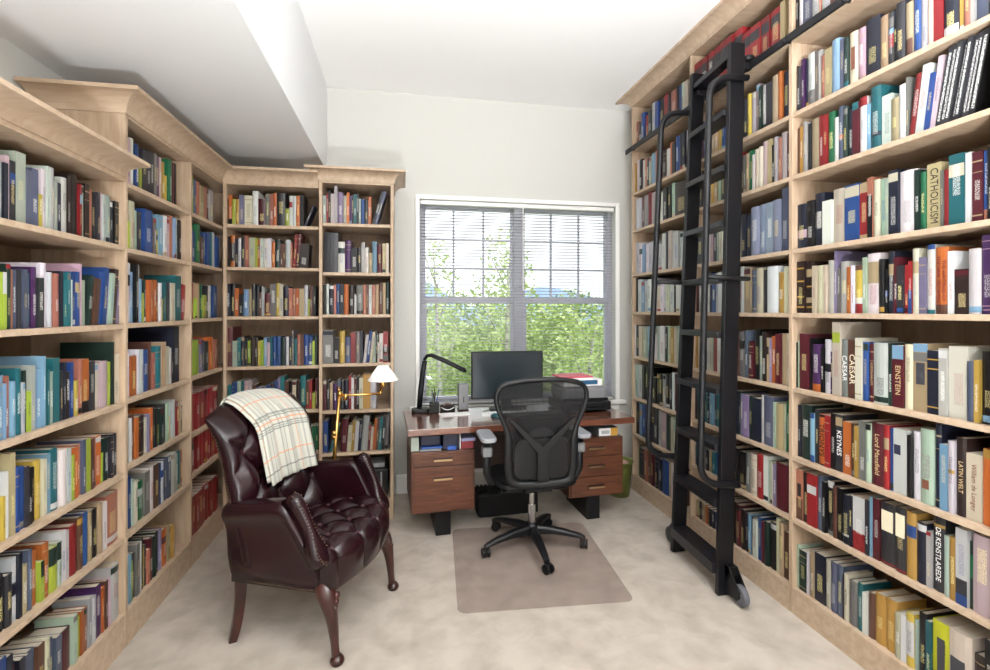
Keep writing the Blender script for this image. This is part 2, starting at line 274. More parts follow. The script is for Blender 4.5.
('RF',3,1.800,"W 3830 628 261 175;W 3766 538 249 184;L 3711 448 228 162;W 3665 508 225 163;W 3613 638 235 154;W 3548 608 234 164;a 3486 738 200 143;W 3411 448 272 192;c 3365 378 281 189;C 3326 488 279 179;W 3276 408 267 166;W 3234 538 260 189;W 3179 398 246 180;L 3138 428 239 156"),
('RF',4,1.485,"K 3830 448 281 200;W 3784 538 267 179;L 3729 528 247 172;W 3675 508 249 180;W 3623 498 257 169;W 3572 718 259 180;C 3499 718 200 130;W 3426 388 230 157;W 3386 408 232 145;C 3344 518 225 147;W 3291 478 226 148;K 3242 238 219 160;W 3217 428 210 134;W 3173 598 207 147"),
('RF',5,1.116,"W 3832 88 257 162;K 3822 478 259 191;C 3773 498 252 161;u 3722 278 244 154;g 3693 518 246 159;L 3640 498 256 187;g 3589 558 254 178;W 3532 578 200 145;g 3473 458 261 177;W 3426 598 263 167;K 3365 438 257 170;g 3320 428 266 179;u 3276 408 260 192;C 3234 408 261 167;g 3192 448 270 175"),
('RF',6,0.777,"g 3832 88 269 194;g 3822 478 268 170;W 3773 538 270 199;K 3718 418 273 179;K 3675 438 272 187;K 3630 568 269 188;K 3572 808 200 146;K 3490 468 236 148;K 3442 458 234 169;a 3395 378 240 154;K 3356 498 245 173;c 3305 418 259 161;W 3262 268 272 194;M 3234 328 261 167;N 3200 338 262 169"),
('RF',7,0.470,"K 3822 548 263 164;L 3766 468 264 174;B 3718 588 265 175;t 3658 578 268 198;N 3599 758 180 125;c 3522 538 271 180;a 3467 548 265 196;P 3411 748 265 170;D 3335 578 261 169;C 3276 358 256 188;g 3239 258 259 190"),
('RF',8,0.129,"G 3784 428 245 172;N 3740 568 245 181;s 3682 478 251 157;n 3633 528 257 187;M 3579 558 249 175;N 3522 478 238 167;N 3473 678 238 172;B 3404 888 254 161;t 3314 448 262 169;W 3268 388 268 171;M 3228 478 240 163;n 3179 478 230 158"),
('LN',0,1.784,"N 1724 148 270 185;C 1740 178 260 173;M 1759 188 270 191;P 1779 128 177 128;g 1793 118 180 128;*N 1806 158 180 120;*P 1823 138 207 132;*c 1838 238 197 127;*g 1863 408 234 152;*S 1905 228 187 129;*S 1929 308 198 127;Y 1961 158 117 120;*W 1978 228 209 138;*W 2002 168 225 149;*a 2020 188 225 159;g 2040 158 183 134;N 2057 178 180 120;*a 2076 318 206 136;b 2109 168 221 163;*b 2127 468 235 152;R 2175 118 205 128;*g 2188 298 206 132;*b 2219 268 218 157;s 2247 118 202 143;K 2260 248 193 141;c 2286 158 199 135;P 2303 258 202 126;a 2330 288 201 132;g 2360 298 204 144;c 2391 228 187 125;K 2415 288 191 122;C 2445 28 180 120"),
('LN',1,1.438,"T 1724 178 240 162;s 1743 188 250 166;N 1763 168 240 162;l 1781 198 179 120;*l 1802 158 181 120;*D 1819 198 208 149;s 1840 98 192 136;*S 1851 148 191 128;*c 1867 168 192 122;*S 1885 208 197 129;*T 1907 198 186 128;*V 1928 238 208 151;*c 1953 268 173 120;*W 1981 308 227 167;*W 2013 208 196 134;*s 2035 268 194 124;*N 2063 218 204 142;T 2086 138 172 120;T 2101 188 203 140;W 2121 178 176 124;B 2140 138 205 128;*B 2155 278 209 141;P 2184 138 242 173;g 2199 168 179 120;*D 2217 396 200 125 6;n 2258 296 190 122 6;*B 2289 276 220 144 6;B 2318 257 240 161 6;W 2345 227 220 145 6;g 2369 207 220 153 6;b 2391 276 240 154 6;v 2420 274 230 152 9"),
('LN',2,1.092,"B 1724 218 270 189;T 1747 188 260 178;N 1767 168 260 191;*L 1785 158 204 149;L 1802 138 176 120;s 1817 128 198 131;*L 1831 218 179 123;*T 1854 238 217 149;a 1879 78 169 120;D 1888 128 206 149;l 1902 158 135 120;*a 1919 158 220 149;L 1936 138 202 128;*L 1951 238 202 147;L 1976 88 247 171;N 1986 128 204 151;T 2000 118 198 126;*g 2013 228 187 132;*T 2037 328 233 161;c 2071 138 184 120;N 2086 138 213 153;b 2101 248 176 128;B 2127 178 209 132;Y 2146 278 136 120;s 2175 228 216 154;*O 2199 438 213 148;*c 2244 338 200 137;C 2279 318 188 122;*P 2312 548 193 121;l 2368 188 186 126;D 2388 178 269 195;*C 2407 408 216 139"),
('LN',3,0.777,"N 1724 218 270 183;C 1747 168 280 183;s 1765 148 270 190;s 1781 68 217 160;v 1789 68 220 160;Y 1797 98 138 120;W 1808 98 211 141;W 1819 88 211 131;*t 1829 208 264 180;*B 1851 218 211 152;*B 1874 188 207 149;*c 1894 158 201 126;*K 1911 168 192 129;*b 1929 188 187 120;*Y 1949 358 204 137;C 1986 168 198 144;*L 2004 188 212 139;*T 2024 398 223 161;*W 2065 398 208 153;W 2106 178 203 146;l 2125 198 171 120;O 2146 198 195 142;*s 2167 248 201 147;S 2193 188 212 157;*L 2213 298 210 130;n 2244 168 203 126;s 2262 188 205 134;*O 2282 388 204 139;l 2322 248 122 120;D 2348 338 179 120;c 2383 228 178 124;N 2407 318 183 128"),
('LN',4,0.490,"M 1732 178 253 176;W 1751 168 253 172;R 1769 208 181 124;*K 1791 268 176 124;*c 1819 288 165 120;*W 1849 168 208 140;*N 1867 148 212 135;*t 1883 268 163 120;*S 1911 188 203 144;*O 1931 288 185 122;l 1961 168 139 120;*O 1979 308 191 125;*l 2011 448 156 120;g 2057 248 160 120;W 2083 218 190 132;a 2106 178 182 120;*R 2125 448 189 139;*n 2171 338 203 130;*B 2206 298 207 147;t 2237 268 198 136;*K 2265 368 196 132;t 2303 258 207 136;W 2330 258 201 133;*s 2357 908 216 154"),
('LN',5,0.151,"N 1755 308 260 178;B 1787 238 260 178;N 1812 248 250 162;N 1838 258 209 145;N 1865 258 204 131;S 1892 278 195 132;S 1921 338 193 135;n 1956 308 189 130;C 1988 298 186 128;S 2019 228 171 120;S 2043 298 161 120;*M 2074 578 155 120;g 2133 238 184 129;l 2158 248 161 120;O 2184 178 171 126;s 2203 258 171 120;a 2230 218 194 128;*W 2253 318 183 120;*V 2286 318 213 140;O 2319 248 186 122;n 2345 168 203 134;P 2363 238 198 128;*W 2388 598 239 162"),
('LM',0,2.073,"P 2522 278 217 142;W 2551 318 225 149;B 2584 328 209 146;l 2618 228 138 120;c 2642 388 205 148;N 2682 398 213 152;c 2723 308 215 142;A 2755 278 219 158;V 2784 248 211 135;P 2810 308 215 136;u 2842 368 203 150;Y 2880 348 140 120;G 2916 438 237 147;M 2961 368 232 168;b 2999 388 238 148"),
('LM',1,1.780,"l 2517 218 124 120;*C 2540 488 225 155;g 2590 268 190 123;c 2618 428 189 123;*B 2662 728 212 156;n 2736 308 176 120;A 2768 258 187 121;Y 2795 258 130 120;L 2822 468 213 151;W 2870 398 218 143;P 2911 308 214 135;s 2943 348 231 165;L 2979 238 226 143;g 3004 338 225 141;b 3039 338 225 140"),
('LM',2,1.440,"W 2517 198 275 203;*L 2538 468 237 159;K 2586 178 275 195;W 2605 178 274 188;L 2624 228 209 154;l 2648 248 142 120;D 2674 228 207 137;O 2698 278 207 145;T 2727 268 205 127;O 2755 278 212 141;n 2784 318 203 144;W 2817 288 200 138;Y 2847 198 118 120;T 2868 298 208 152;c 2899 228 204 137;S 2923 288 211 149;C 2953 378 207 138;*T 2992 648 251 158;R 3058 760 200 133 8"),
('LM',3,1.100,"W 2520 318 203 131;O 2553 448 185 120;W 2599 338 211 138;W 2634 328 209 133;*B 2668 538 205 138;n 2723 308 239 169;s 2755 278 183 130;*T 2784 548 213 155;t 2840 458 231 152;C 2887 348 205 144;W 2923 238 195 142;K 2948 248 167 120;*N 2974 638 306 223"),
('LM',4,0.800,"K 2517 128 216 137;W 2531 208 200 146;n 2553 258 212 154;O 2580 278 193 142;*b 2609 578 191 137;C 2668 228 175 123;v 2692 298 185 124;O 2723 378 210 148;c 2762 208 206 149;K 2784 208 197 136;l 2806 218 107 120;D 2829 328 189 138;c 2863 298 203 133;g 2894 278 203 134;Y 2923 268 126 120;W 2951 268 198 144;W 2979 318 204 142;R 3012 338 189 132;t 3047 308 192 125;K 3079 268 183 120"),
('LM',5,0.494,"*B 2526 348 237 161;g 2562 168 216 157;C 2580 338 201 133;*G 2615 578 184 123;A 2674 478 211 141;W 2723 438 222 160;n 2768 478 219 139;B 2817 218 211 153;W 2840 288 212 132;S 2870 328 216 152;S 2904 328 223 159;W 2938 348 225 152;a 2974 368 220 156;g 3012 278 204 133;T 3041 318 213 136;s 3074 318 204 135"),
('LM',6,0.150,"L 2529 168 223 145;l 2547 208 184 130;c 2569 198 213 146;A 2590 268 242 169;W 2618 228 240 177;D 2642 168 248 177;Y 2660 168 198 142;c 2678 148 203 149;s 2694 238 168 123;M 2719 348 212 150;D 2755 388 206 136;D 2795 278 211 144;v 2824 378 208 148;O 2863 548 189 135;t 2919 308 185 135;u 2951 368 176 125;t 2989 298 143 120"),
('LF',0,2.073,"l 3226 298 232 151;S 3257 458 216 150;s 3304 378 215 138;t 3343 458 201 140;s 3390 498 206 132;n 3441 528 223 139;a 3495 498 211 155"),
('LF',1,1.784,"B 3226 458 194 141;G 3273 718 241 158;n 3346 388 173 120;B 3386 578 206 148;B 3445 518 215 153;T 3498 398 223 142;a 3539 508 230 165;B 3591 618 210 151"),
('LF',2,1.448,"R 3226 328 208 143;l 3260 368 123 120;t 3298 408 215 135;G 3340 388 214 134;l 3380 498 146 120;c 3431 548 208 147;W 3487 578 211 147;B 3546 638 214 138;P 3611 418 181 130"),
('LF',3,1.107,"*l 3226 1028 209 131;v 3330 548 210 146;S 3386 508 200 128;c 3438 628 190 120;O 3502 728 214 138;s 3576 768 195 140"),
('LF',4,0.770,"R 3226 608 220 142;R 3288 638 220 137;R 3353 668 220 149;R 3421 688 220 146;R 3491 728 220 152;R 3565 878 220 152"),
('LF',5,0.530,"R 3226 518 206 145;R 3279 568 206 150;R 3337 648 206 136;R 3403 618 206 143;R 3466 598 206 131;R 3527 748 206 134;R 3603 498 206 130"),
('LF',6,0.150,"R 3226 458 230 166;R 3273 558 230 152;R 3330 548 230 162;R 3386 578 230 167;R 3445 558 230 153;R 3502 618 230 148;R 3565 878 230 149"),
('BL',0,2.088,"b -1189 148 180 122;O -1173 228 203 135;l -1149 218 175 120;u -1126 218 176 127;v -1103 308 203 141;*C -1071 488 205 149;W -1021 368 239 172;M -983 478 185 131;A -934 258 221 159;s -907 228 222 156;O -883 208 230 154;*c -861 548 232 167;l -805 268 122 120;W -777 208 213 135;W -755 218 214 136;O -732 238 215 138;K -707 278 220 148;N -678 147 160 120 21"),
('BL',1,1.795,"b -1189 288 211 144;O -1159 258 220 159;N -1132 188 198 131;W -1112 188 203 140;K -1092 238 207 134;s -1067 248 219 153;C -1041 368 208 136;l -1003 168 202 125;O -985 148 195 130;W -969 208 203 140;W -947 238 203 147;W -922 268 204 133;O -894 208 183 134;D -872 338 198 142;n -837 168 169 120;n -819 168 170 121;W -801 298 197 144;s -770 118 180 132;R -757 178 240 169 4;M -738 227 240 160 4;*b -714 616 170 120 4"),
('BL',2,1.456,"N -1189 308 223 156;K -1157 238 226 157;O -1132 258 194 125;K -1105 258 151 120;L -1078 328 187 128;t -1044 188 188 120;c -1024 228 224 147;K -1000 228 210 132;n -976 168 166 120;a -958 158 203 128;M -941 358 159 120;A -904 378 226 148;Y -865 198 229 165;C -844 238 226 161;N -819 368 212 136;s -781 228 197 141;s -757 208 194 134;O -735 228 195 127;t -711 318 195 142;W -678 228 220 137;l -654 138 123 120;n -639 178 213 147;K -620 178 213 136"),
('BL',3,1.110,"*M -1189 418 272 185;g -1146 298 177 129;T -1115 218 199 132;N -1092 198 206 145;c -1071 188 191 123;l -1051 188 176 130;b -1031 228 205 151;b -1007 228 198 127;Y -983 168 175 125;l -965 198 178 120;L -944 178 197 123;P -925 208 163 120;T -903 158 204 144;B -886 198 204 138;B -865 288 204 139;D -835 358 196 125;W -798 158 203 130;N -781 198 203 135;A -760 128 247 168;T -746 198 188 135;s -725 198 217 146;n -704 228 217 143;B -680 288 214 156;B -650 258 209 147;l -623 148 171 122;D -607 158 209 150"),
('BL',4,0.800,"D -1189 118 175 120;T -1176 218 182 120;B -1153 198 196 124;B -1132 148 202 141;g -1116 228 209 148;T -1092 158 209 152;P -1075 328 208 152;a -1041 188 215 146;n -1021 238 180 122;B -996 328 160 120;B -962 328 160 120;B -928 238 175 120;T -903 228 189 130;B -879 198 203 141;v -858 198 225 156;T -837 268 231 148;n -809 268 201 137;K -781 228 200 128;C -757 238 200 133;b -732 268 199 128;T -704 348 235 155;n -668 228 197 137;R -644 168 204 136;l -626 208 114 120;M -604 158 211 143"),
('BL',5,0.509,"G -830 268 200 140;G -802 268 200 131;G -774 268 200 131;G -746 268 200 134;G -718 268 200 141;G -690 208 162 120;G -668 198 161 120;G -647 198 163 120;G -626 208 167 121;G -604 198 166 120"),
('BM',0,2.112,"g -548 228 194 139;R -524 128 210 131;K -510 138 233 158;W -495 228 211 137;a -471 208 269 192;v -449 388 221 157;C -409 208 200 127;O -387 178 223 140;V -368 158 202 143;N -351 118 207 139;T -338 178 214 142;c -319 148 219 145;g -303 138 182 121;B -288 238 182 125;c -263 238 176 120;O -238 218 200 127;N -212 161 250 169 16;S -194 161 250 185 16"),
('BM',1,1.766,"*c -543 968 282 201;W -445 448 218 154;V -399 428 230 168;K -355 418 178 120;c -312 258 179 120;a -285 238 218 156;W -260 238 181 120;t -235 248 143 120;L -209 318 224 143;M -176 348 206 143;t -140 248 211 144;C -114 198 215 153"),
('BM',2,1.469,"K -548 228 208 131;W -524 158 216 151;N -507 318 209 150;s -474 158 209 131;B -457 208 217 152;N -435 288 212 139;O -405 308 213 151;b -373 388 207 153;W -333 128 142 120;A -319 448 210 140;s -273 188 211 143;n -253 178 211 156;W -234 208 211 154;s -212 248 211 132;t -186 208 212 135;n -164 258 227 152;t -137 208 227 163;D -115 238 235 168"),
('BM',3,1.122,"*A -548 698 234 161;K -477 408 181 132;u -435 348 228 164;S -399 398 187 136;R -358 318 217 151;A -325 288 225 147;N -295 188 224 159;W -275 207 200 141 6;B -253 207 230 168 6;C -231 207 220 141 6;g -209 217 200 125 6;K -186 118 224 148;C -173 118 147 120;W -160 248 208 139;R -134 358 223 140"),
('BM',4,0.792,"M -548 228 214 148;K -524 198 206 138;t -503 238 190 124;V -478 248 189 120;S -452 228 211 145;c -428 218 203 128;N -405 308 210 152;R -373 178 239 156;W -354 168 224 163;M -336 158 216 137;K -319 178 230 153;C -300 238 222 158;*u -275 518 244 167;W -222 388 205 138"),
('BM',5,0.492,"B -548 338 222 161;T -505 151 190 122 16;M -431 427 230 166 4;C -387 277 185 126 4;u -358 207 222 145 4;W -336 227 213 141 4;N -312 227 220 144 4;*a -288 427 249 173 4;M -244 168 179 120 4;C -226 158 163 120 4;O -209 188 223 156 4;n -189 178 230 166 4;T -170 197 237 167 4;K -149 207 244 160 4;A -127 257 258 181 4"),]
# ------------------------------------------------------------------ bookcases
SHELVES = {'R':[2.845,2.474,2.165,1.80,1.485,1.116,.777,.47,.129], 'LN':[1.784,1.438,1.092,.777,.49,.151],
 'LM':[2.073,1.78,1.44,1.10,.80,.494,.15], 'LF':[2.073,1.784,1.448,1.107,.77,.53,.15],
 'BL':[2.088,1.795,1.456,1.11,.80,.509,.15], 'BM':[2.112,1.766,1.469,1.122,.792,.492,.15]}
T = .022
def crown(bm, pts_prof, a, b, miter_a=0, miter_b=0):
    """crown along local x from a to b; outline (out, z), front at y=0 running to -out; miter: +1 grows with out"""
    A = [bm.verts.new((a - miter_a*o, -o, z)) for o, z in pts_prof]; Bv = [bm.verts.new((b + miter_b*o, -o, z)) for o, z in pts_prof]
    n = len(pts_prof)
    bm.faces.new(A); bm.faces.new(Bv[::-1])
    for i in range(n): bm.faces.new((A[i],A[(i+1)%n],Bv[(i+1)%n],Bv[i]))
def cove(z0, z1, out, back=-.02):
    p = [(back, z0), (.006, z0), (.008, z0+.012)]
    n = 8; h = z1-z0-.03
    for k in range(n+1):
        a = k/n*pi/2
        p.append((.008 + (out-.016)*(1-cos(a)), z0+.012 + h*sin(a)))
    p += [(out, z0+.014+h), (out, z1), (back, z1)]
    return p
def bookcase(label, loc, rz, ups, bays, zs, top, depth, crown_z, crown_out, skip=()):
    """local x runs left to right along the front, y into the case (front at y=0)"""
    r = thing('bookcase', label, 'bookcase', loc, rz)
    for i, x in enumerate(ups):
        if i not in skip: obj('upright', B(x-T/2, x+T/2, 0, depth, 0, crown_z), MAPLE_V, r, bevel=.002)
    for (a, c, key) in bays:
        for z in SHELVES[key]:
            obj('shelf', B(a+T/2+.0005, c-T/2-.0005, .001, depth-.012, z-T, z), MAPLE, r, bevel=.002)
    a, c = ups[0]+T/2+.0005, ups[-1]-T/2-.0005
    for (p, q, key) in bays:
        zb = SHELVES[key][-1]-T
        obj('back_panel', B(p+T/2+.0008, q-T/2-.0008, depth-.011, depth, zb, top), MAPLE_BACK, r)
        obj('plinth', B(p+T/2+.0008, q-T/2-.0008, .0015, .022, 0, zb-.0005), MAPLE, r)
    for (p, q, key) in bays:
        obj('top_panel', B(p+T/2+.0008, q-T/2-.0008, .001, depth, top, top+T), MAPLE, r)
        if crown_z > top+T+.002: obj('frieze', B(p+T/2+.0008, q-T/2-.0008, .001, .02, top+T+.0005, crown_z), MAPLE, r)
    return r
def add_crown(r, a, c, z0, z1, out, m=(0,0), ret=None):
    bm = bmesh.new(); P = cove(z0, z1, out, back=-.0)
    P = [(max(o, .0005), z) for o, z in P]
    crown(bm, P, a, c, *m)
    if ret:      # return along the right-hand side of the case, depth ret
        A = [bm.verts.new((c+o, -o, z)) for o, z in P]; D = [bm.verts.new((c+o, ret, z)) for o, z in P]
        bm.faces.new(A); bm.faces.new(D[::-1]); n = len(P)
        for i in range(n): bm.faces.new((A[i],A[(i+1)%n],D[(i+1)%n],D[i]))
    obj('crown_moulding', bm, MAPLE, r)
# right wall: local x = -Y
UR = [-3.853+T/2, -2.992, -2.13, -1.27, -.41]
rb = bookcase('wall-long maple bookcase on the right with the black ladder against it', (XR,0,0), -pi/2, UR,
     [(UR[0],UR[1],'R'),(UR[1],UR[2],'R'),(UR[2],UR[3],'R'),(UR[3],UR[4],'R')], None, 3.2-.0, WALL_XR-XR-.001, 3.2, .1)
add_crown(rb, UR[0]-T/2, UR[-1], 3.2, CEIL_Z-.001, .1, (1,0))
# left wall, local x = +Y
UL = [1.6, 2.461-.0005]
lb = bookcase('low maple bookcase at the near left with a pale crown moulding', (XL,0,0), pi/2, UL, [(UL[0],UL[1],'LN')], None, 2.07, XL-WALL_XL-.001, 2.112, .1, skip=(1,))
add_crown(lb, UL[0]-.3, UL[1]-T/2-.001, 2.088, 2.152, .102)
UM = [2.461, 3.15, YB+.3]
lm = bookcase('tall maple bookcase on the left wall reaching up to the soffit', (XL,0,0), pi/2, UM, [(UM[0],UM[1],'LM'),(UM[1],UM[2],'LF')], None, 2.36, XL-WALL_XL-.001, 2.40, .1)
bm = bmesh.new(); P = [(max(o,.0005), z) for o, z in cove(2.372, 2.462, .095)]
crown(bm, P, UM[0]-T/2, YB-.0, 1, -1)
A = [bm.verts.new((UM[0]-T/2-o, -o, z)) for o, z in P]; D = [bm.verts.new((UM[0]-T/2-o, .36, z)) for o, z in P]
bm.faces.new(A); bm.faces.new(D[::-1])
for i in range(len(P)): bm.faces.new((A[i],A[(i+1)%len(P)],D[(i+1)%len(P)],D[i]))
obj('crown_moulding', bm, MAPLE, lm)
DB = WALL_Y-YB-.002
UB = [XL+.001+T/2+.006, -.56-.0005]
bb = bookcase('maple bookcase in the back left corner behind the leather armchair', (0,YB,0), 0, UB, [(UB[0],UB[1],'BL')], None, 2.36, .36, 2.40, .1, skip=(1,))
bm = bmesh.new(); crown(bm, P, XL+.001, -.575, -1, 0); obj('crown_moulding', bm, MAPLE, bb)
UB2 = [-.56, -.07]
mb = bookcase('narrow maple bookcase standing just left of the window', (0,YM,0), 0, UB2, [(UB2[0],UB2[1],'BM')], None, 2.393, .385, 2.418, .1)
bm = bmesh.new(); P2 = [(max(o,.0005), z) for o, z in cove(2.405, 2.49, .085)]
crown(bm, P2, UB2[0]-T/2, UB2[1]+T/2, 1, 1)
for (sx, xx) in ((1, UB2[1]+T/2),):
    A = [bm.verts.new((xx+sx*o, -o, z)) for o, z in P2]; D = [bm.verts.new((xx+sx*o, .38, z)) for o, z in P2]
    bm.faces.new(A); bm.faces.new(D[::-1])
    for i in range(len(P2)): bm.faces.new((A[i],A[(i+1)%len(P2)],D[(i+1)%len(P2)],D[i]))
obj('crown_moulding', bm, MAPLE, mb)
# ------------------------------------------------------------------ books
PAL = {'K':((26,25,27),'black'),'N':((36,40,60),'navy'),'B':((40,82,160),'blue'),'L':((132,178,214),'light blue'),'T':((34,122,132),'teal'),
 'G':((28,120,72),'green'),'D':((34,58,50),'dark green'),'g':((178,198,178),'pale green'),'Y':((222,196,70),'yellow'),'O':((222,112,42),'orange'),
 'R':((178,38,42),'red'),'M':((104,30,42),'maroon'),'P':((214,178,190),'pink'),'V':((86,42,104),'purple'),'v':((150,138,178),'lavender'),
 'W':((230,229,228),'white'),'C':((222,212,184),'cream'),'I':((228,224,206),'ivory'),'t':((194,168,126),'tan'),'n':((112,70,54),'brown'),
 'b':((52,34,30),'dark brown'),'A':((136,132,128),'grey'),'a':((190,186,186),'light grey'),'S':((94,104,132),'slate blue'),'l':((176,196,54),'lime'),
 'u':((204,156,62),'mustard'),'s':((200,120,96),'salmon'),'c':((58,58,64),'charcoal'),'e':((140,154,178),'steel blue'),'y':((255,255,30),'bright yellow')}
BM, nt, b = new_mat('printed_book_cover')
at = nt.nodes.new('ShaderNodeAttribute'); at.attribute_name = 'bcol'
a2 = nt.nodes.new('ShaderNodeAttribute'); a2.attribute_name = 'tcol'
uv = nt.nodes.new('ShaderNodeAttribute'); uv.attribute_name = 'spine_uv'
mp = nt.nodes.new('ShaderNodeMapping'); mp.inputs['Scale'].default_value = (330, 300, 1)
nt.links.new(uv.outputs['Vector'], mp.inputs['Vector'])
nz = nt.nodes.new('ShaderNodeTexNoise'); nz.noise_dimensions = '2D'; nz.inputs['Scale'].default_value = 1; nz.inputs['Detail'].default_value = 1
nt.links.new(mp.outputs['Vector'], nz.inputs['Vector'])
gt = nt.nodes.new('ShaderNodeMath'); gt.operation = 'GREATER_THAN'; gt.inputs[1].default_value = .50
nt.links.new(nz.outputs['Fac'], gt.inputs[0])
ml = nt.nodes.new('ShaderNodeMath'); ml.operation = 'MULTIPLY'; nt.links.new(gt.outputs[0], ml.inputs[0]); nt.links.new(a2.outputs['Alpha'], ml.inputs[1])
mxc = nt.nodes.new('ShaderNodeMix'); mxc.data_type = 'RGBA'
nt.links.new(ml.outputs[0], mxc.inputs['Factor']); nt.links.new(at.outputs['Color'], mxc.inputs['A']); nt.links.new(a2.outputs['Color'], mxc.inputs['B'])
nt.links.new(mxc.outputs['Result'], b.inputs['Base Color'])
b.inputs['Roughness'].default_value = .38; b.inputs['Specular IOR Level'].default_value = .4
def jit(c, k=.10):
    f = 1+random.uniform(-k, k)
    return tuple(max(0, min(255, v*f*(1+random.uniform(-.04,.04)))) for v in c)
def muted(c):
    g = .3*c[0]+.59*c[1]+.11*c[2]; k = .73 if g < 150 else .76
    return tuple((v*.88+g*.12)*k for v in c)
class BookBuf:
    """collects the geometry of one or many books with their printed colours"""
    def __init__(s): s.v=[]; s.f=[]; s.mi=[]; s.bc=[]; s.tc=[]; s.uv=[]
    def quad(s, pts, col, tcol=(0,0,0,0), uvs=None, mi=0):
        n = len(s.v); s.v += pts; s.f.append(tuple(range(n, n+len(pts)))); s.mi.append(mi)
        for i in range(len(pts)):
            s.bc.append(col); s.tc.append(tcol); s.uv.append(uvs[i] if uvs else (0,0))
    def build(s, name, parent=None):
        me = bpy.data.meshes.new(name); me.from_pydata([tuple(p) for p in s.v], [], s.f)
        me.materials.append(BM); me.materials.append(PAPER)
        me.polygons.foreach_set('material_index', s.mi)
        ca = me.color_attributes.new('bcol', 'FLOAT_COLOR', 'CORNER'); ca.data.foreach_set('color', [x for c in s.bc for x in c])
        ca = me.color_attributes.new('tcol', 'FLOAT_COLOR', 'CORNER'); ca.data.foreach_set('color', [x for c in s.tc for x in c])
        ul = me.uv_layers.new(name='spine_uv'); ul.data.foreach_set('uv', [x for c in s.uv for x in c])
        o = bpy.data.objects.new(name, me); return link(o, parent)
def spine_bands(key, code, h, rnd):
    """list of (z0, z1, colour code or None) fractions up the spine"""
    if key in BANDS:
        return BANDS[key]
    r = rnd.random(); alt = rnd.choice('WWCKRNBtDMLuA')
    if alt == code: alt = 'K'
    if r < .06: return [(.86,.97,alt)]
    if r < .12: return [(.03,.12,alt)]
    if r < .15: return [(.62,.80,alt)]
    if r < .22 and code != 'W': return [(.08,.1,'t'),(.85,.87,'t'),(.70,.71,'t')]
    return []
def add_book(buf, w, h, d, code, key, M, rnd, pages=True):
    """cover with spine at y=0, fore edge at y=d; M places it"""
    base = lin(muted(jit(PAL[code][0])))
    lum = .2126*base[0]+.7152*base[1]+.0722*base[2]
    if lum > .3: tc = rnd.choice([(.02,.02,.03),(.02,.02,.03),(.25,.03,.03),(.03,.06,.22)])
    else: tc = rnd.choice([(.75,.74,.7),(.75,.74,.7),(.62,.5,.24),(.8,.7,.3)])
    tx = rnd.uniform(.35,.75) if rnd.random() < .72 else 0.
    ta = rnd.uniform(.14,.42); tb = min(.9, ta+rnd.uniform(.22,.45))
    if key[:2] == ('RN',2) and key[2] >= 21 and code in 'cK': tc, tx, ta, tb = (.8,.8,.78), .9, .08, .93      # the row of thin black journals with white titles
    bands = [] if key[:2] == ('RN',2) and key[2] >= 21 else spine_bands(key, code, h, rnd)
    cuts = sorted(set([0.,ta,tb,1.] + [q for b_ in bands for q in b_[:2]]))
    hard = w > .018 and rnd.random() < .65
    t = min(.0028, w*.18); n = 4 if hard else 3
    bulge = min(.006, w*.16) if hard else 0.
    P = lambda x, y, z: M @ Vector((x, y, z))
    xs = [0,.26,.5,.74,1.] if hard else [0,.26,.74,1.]
    so = rnd.uniform(0, 90)
    for i in range(n):
        xa, xb = xs[i], xs[i+1]
        ya = bulge*(1-4*xa*(1-xa)); yb = bulge*(1-4*xb*(1-xb))
        for j in range(len(cuts)-1):
            za, zb = cuts[j], cuts[j+1]; zm = (za+zb)/2
            col = base
            for q in bands:
                if q[0] <= zm <= q[1]: col = lin(muted(PAL[q[2]][0]))
            al = tx if (ta <= zm <= tb and .2 < (xa+xb)/2 < .8 and key not in TITLES) else 0.
            u0, u1 = (xa-.5)*w, (xb-.5)*w
            buf.quad([P(xa*w, ya, za*h), P(xb*w, yb, za*h), P(xb*w, yb, zb*h), P(xa*w, ya, zb*h)], col,
                     (tc[0],tc[1],tc[2],al), [(u0+so,za*h+so),(u1+so,za*h+so),(u1+so,zb*h+so),(u0+so,zb*h+so)])
    y0 = bulge
    ins = .003 if hard else 0.0008
    # boards: outer faces, edges, inner faces
    for (xo, xi) in ((0, t), (w, w-t)):
        buf.quad([P(xo,y0,0),P(xo,d,0),P(xo,d,h),P(xo,y0,h)], base)
        buf.quad([P(xi,y0,0),P(xi,d,0),P(xi,d,h),P(xi,y0,h)], base)
        buf.quad([P(xo,y0,h),P(xi,y0,h),P(xi,d,h),P(xo,d,h)], base)
        buf.quad([P(xo,y0,0),P(xi,y0,0),P(xi,d,0),P(xo,d,0)], base)
        buf.quad([P(xo,d,0),P(xi,d,0),P(xi,d,h),P(xo,d,h)], base)
    # spine thickness at head and tail
    for z in (0, h):
        top = [P(x*w, bulge*(1-4*x*(1-x)), z) for x in xs]
        buf.quad(top + [P(w-t, y0+.0025, z), P(t, y0+.0025, z)], base)
    if pages: page_block(buf, w, h, d, t, y0, ins, M)
    return t, y0, ins
def page_block(buf, w, h, d, t, y0, ins, M):
    P = lambda x, y, z: M @ Vector((x, y, z))
    a, b_, c, e, z0, z1 = t, w-t, y0+.001, d-ins*1.2-.0008, ins, h-ins
    V = [P(a,c,z0),P(b_,c,z0),P(b_,e,z0),P(a,e,z0),P(a,c,z1),P(b_,c,z1),P(b_,e,z1),P(a,e,z1)]
    for f in ((0,3,2,1),(4,5,6,7),(0,1,5,4),(2,3,7,6)):
        buf.quad([V[i] for i in f], (.7,.65,.55,1), mi=1)
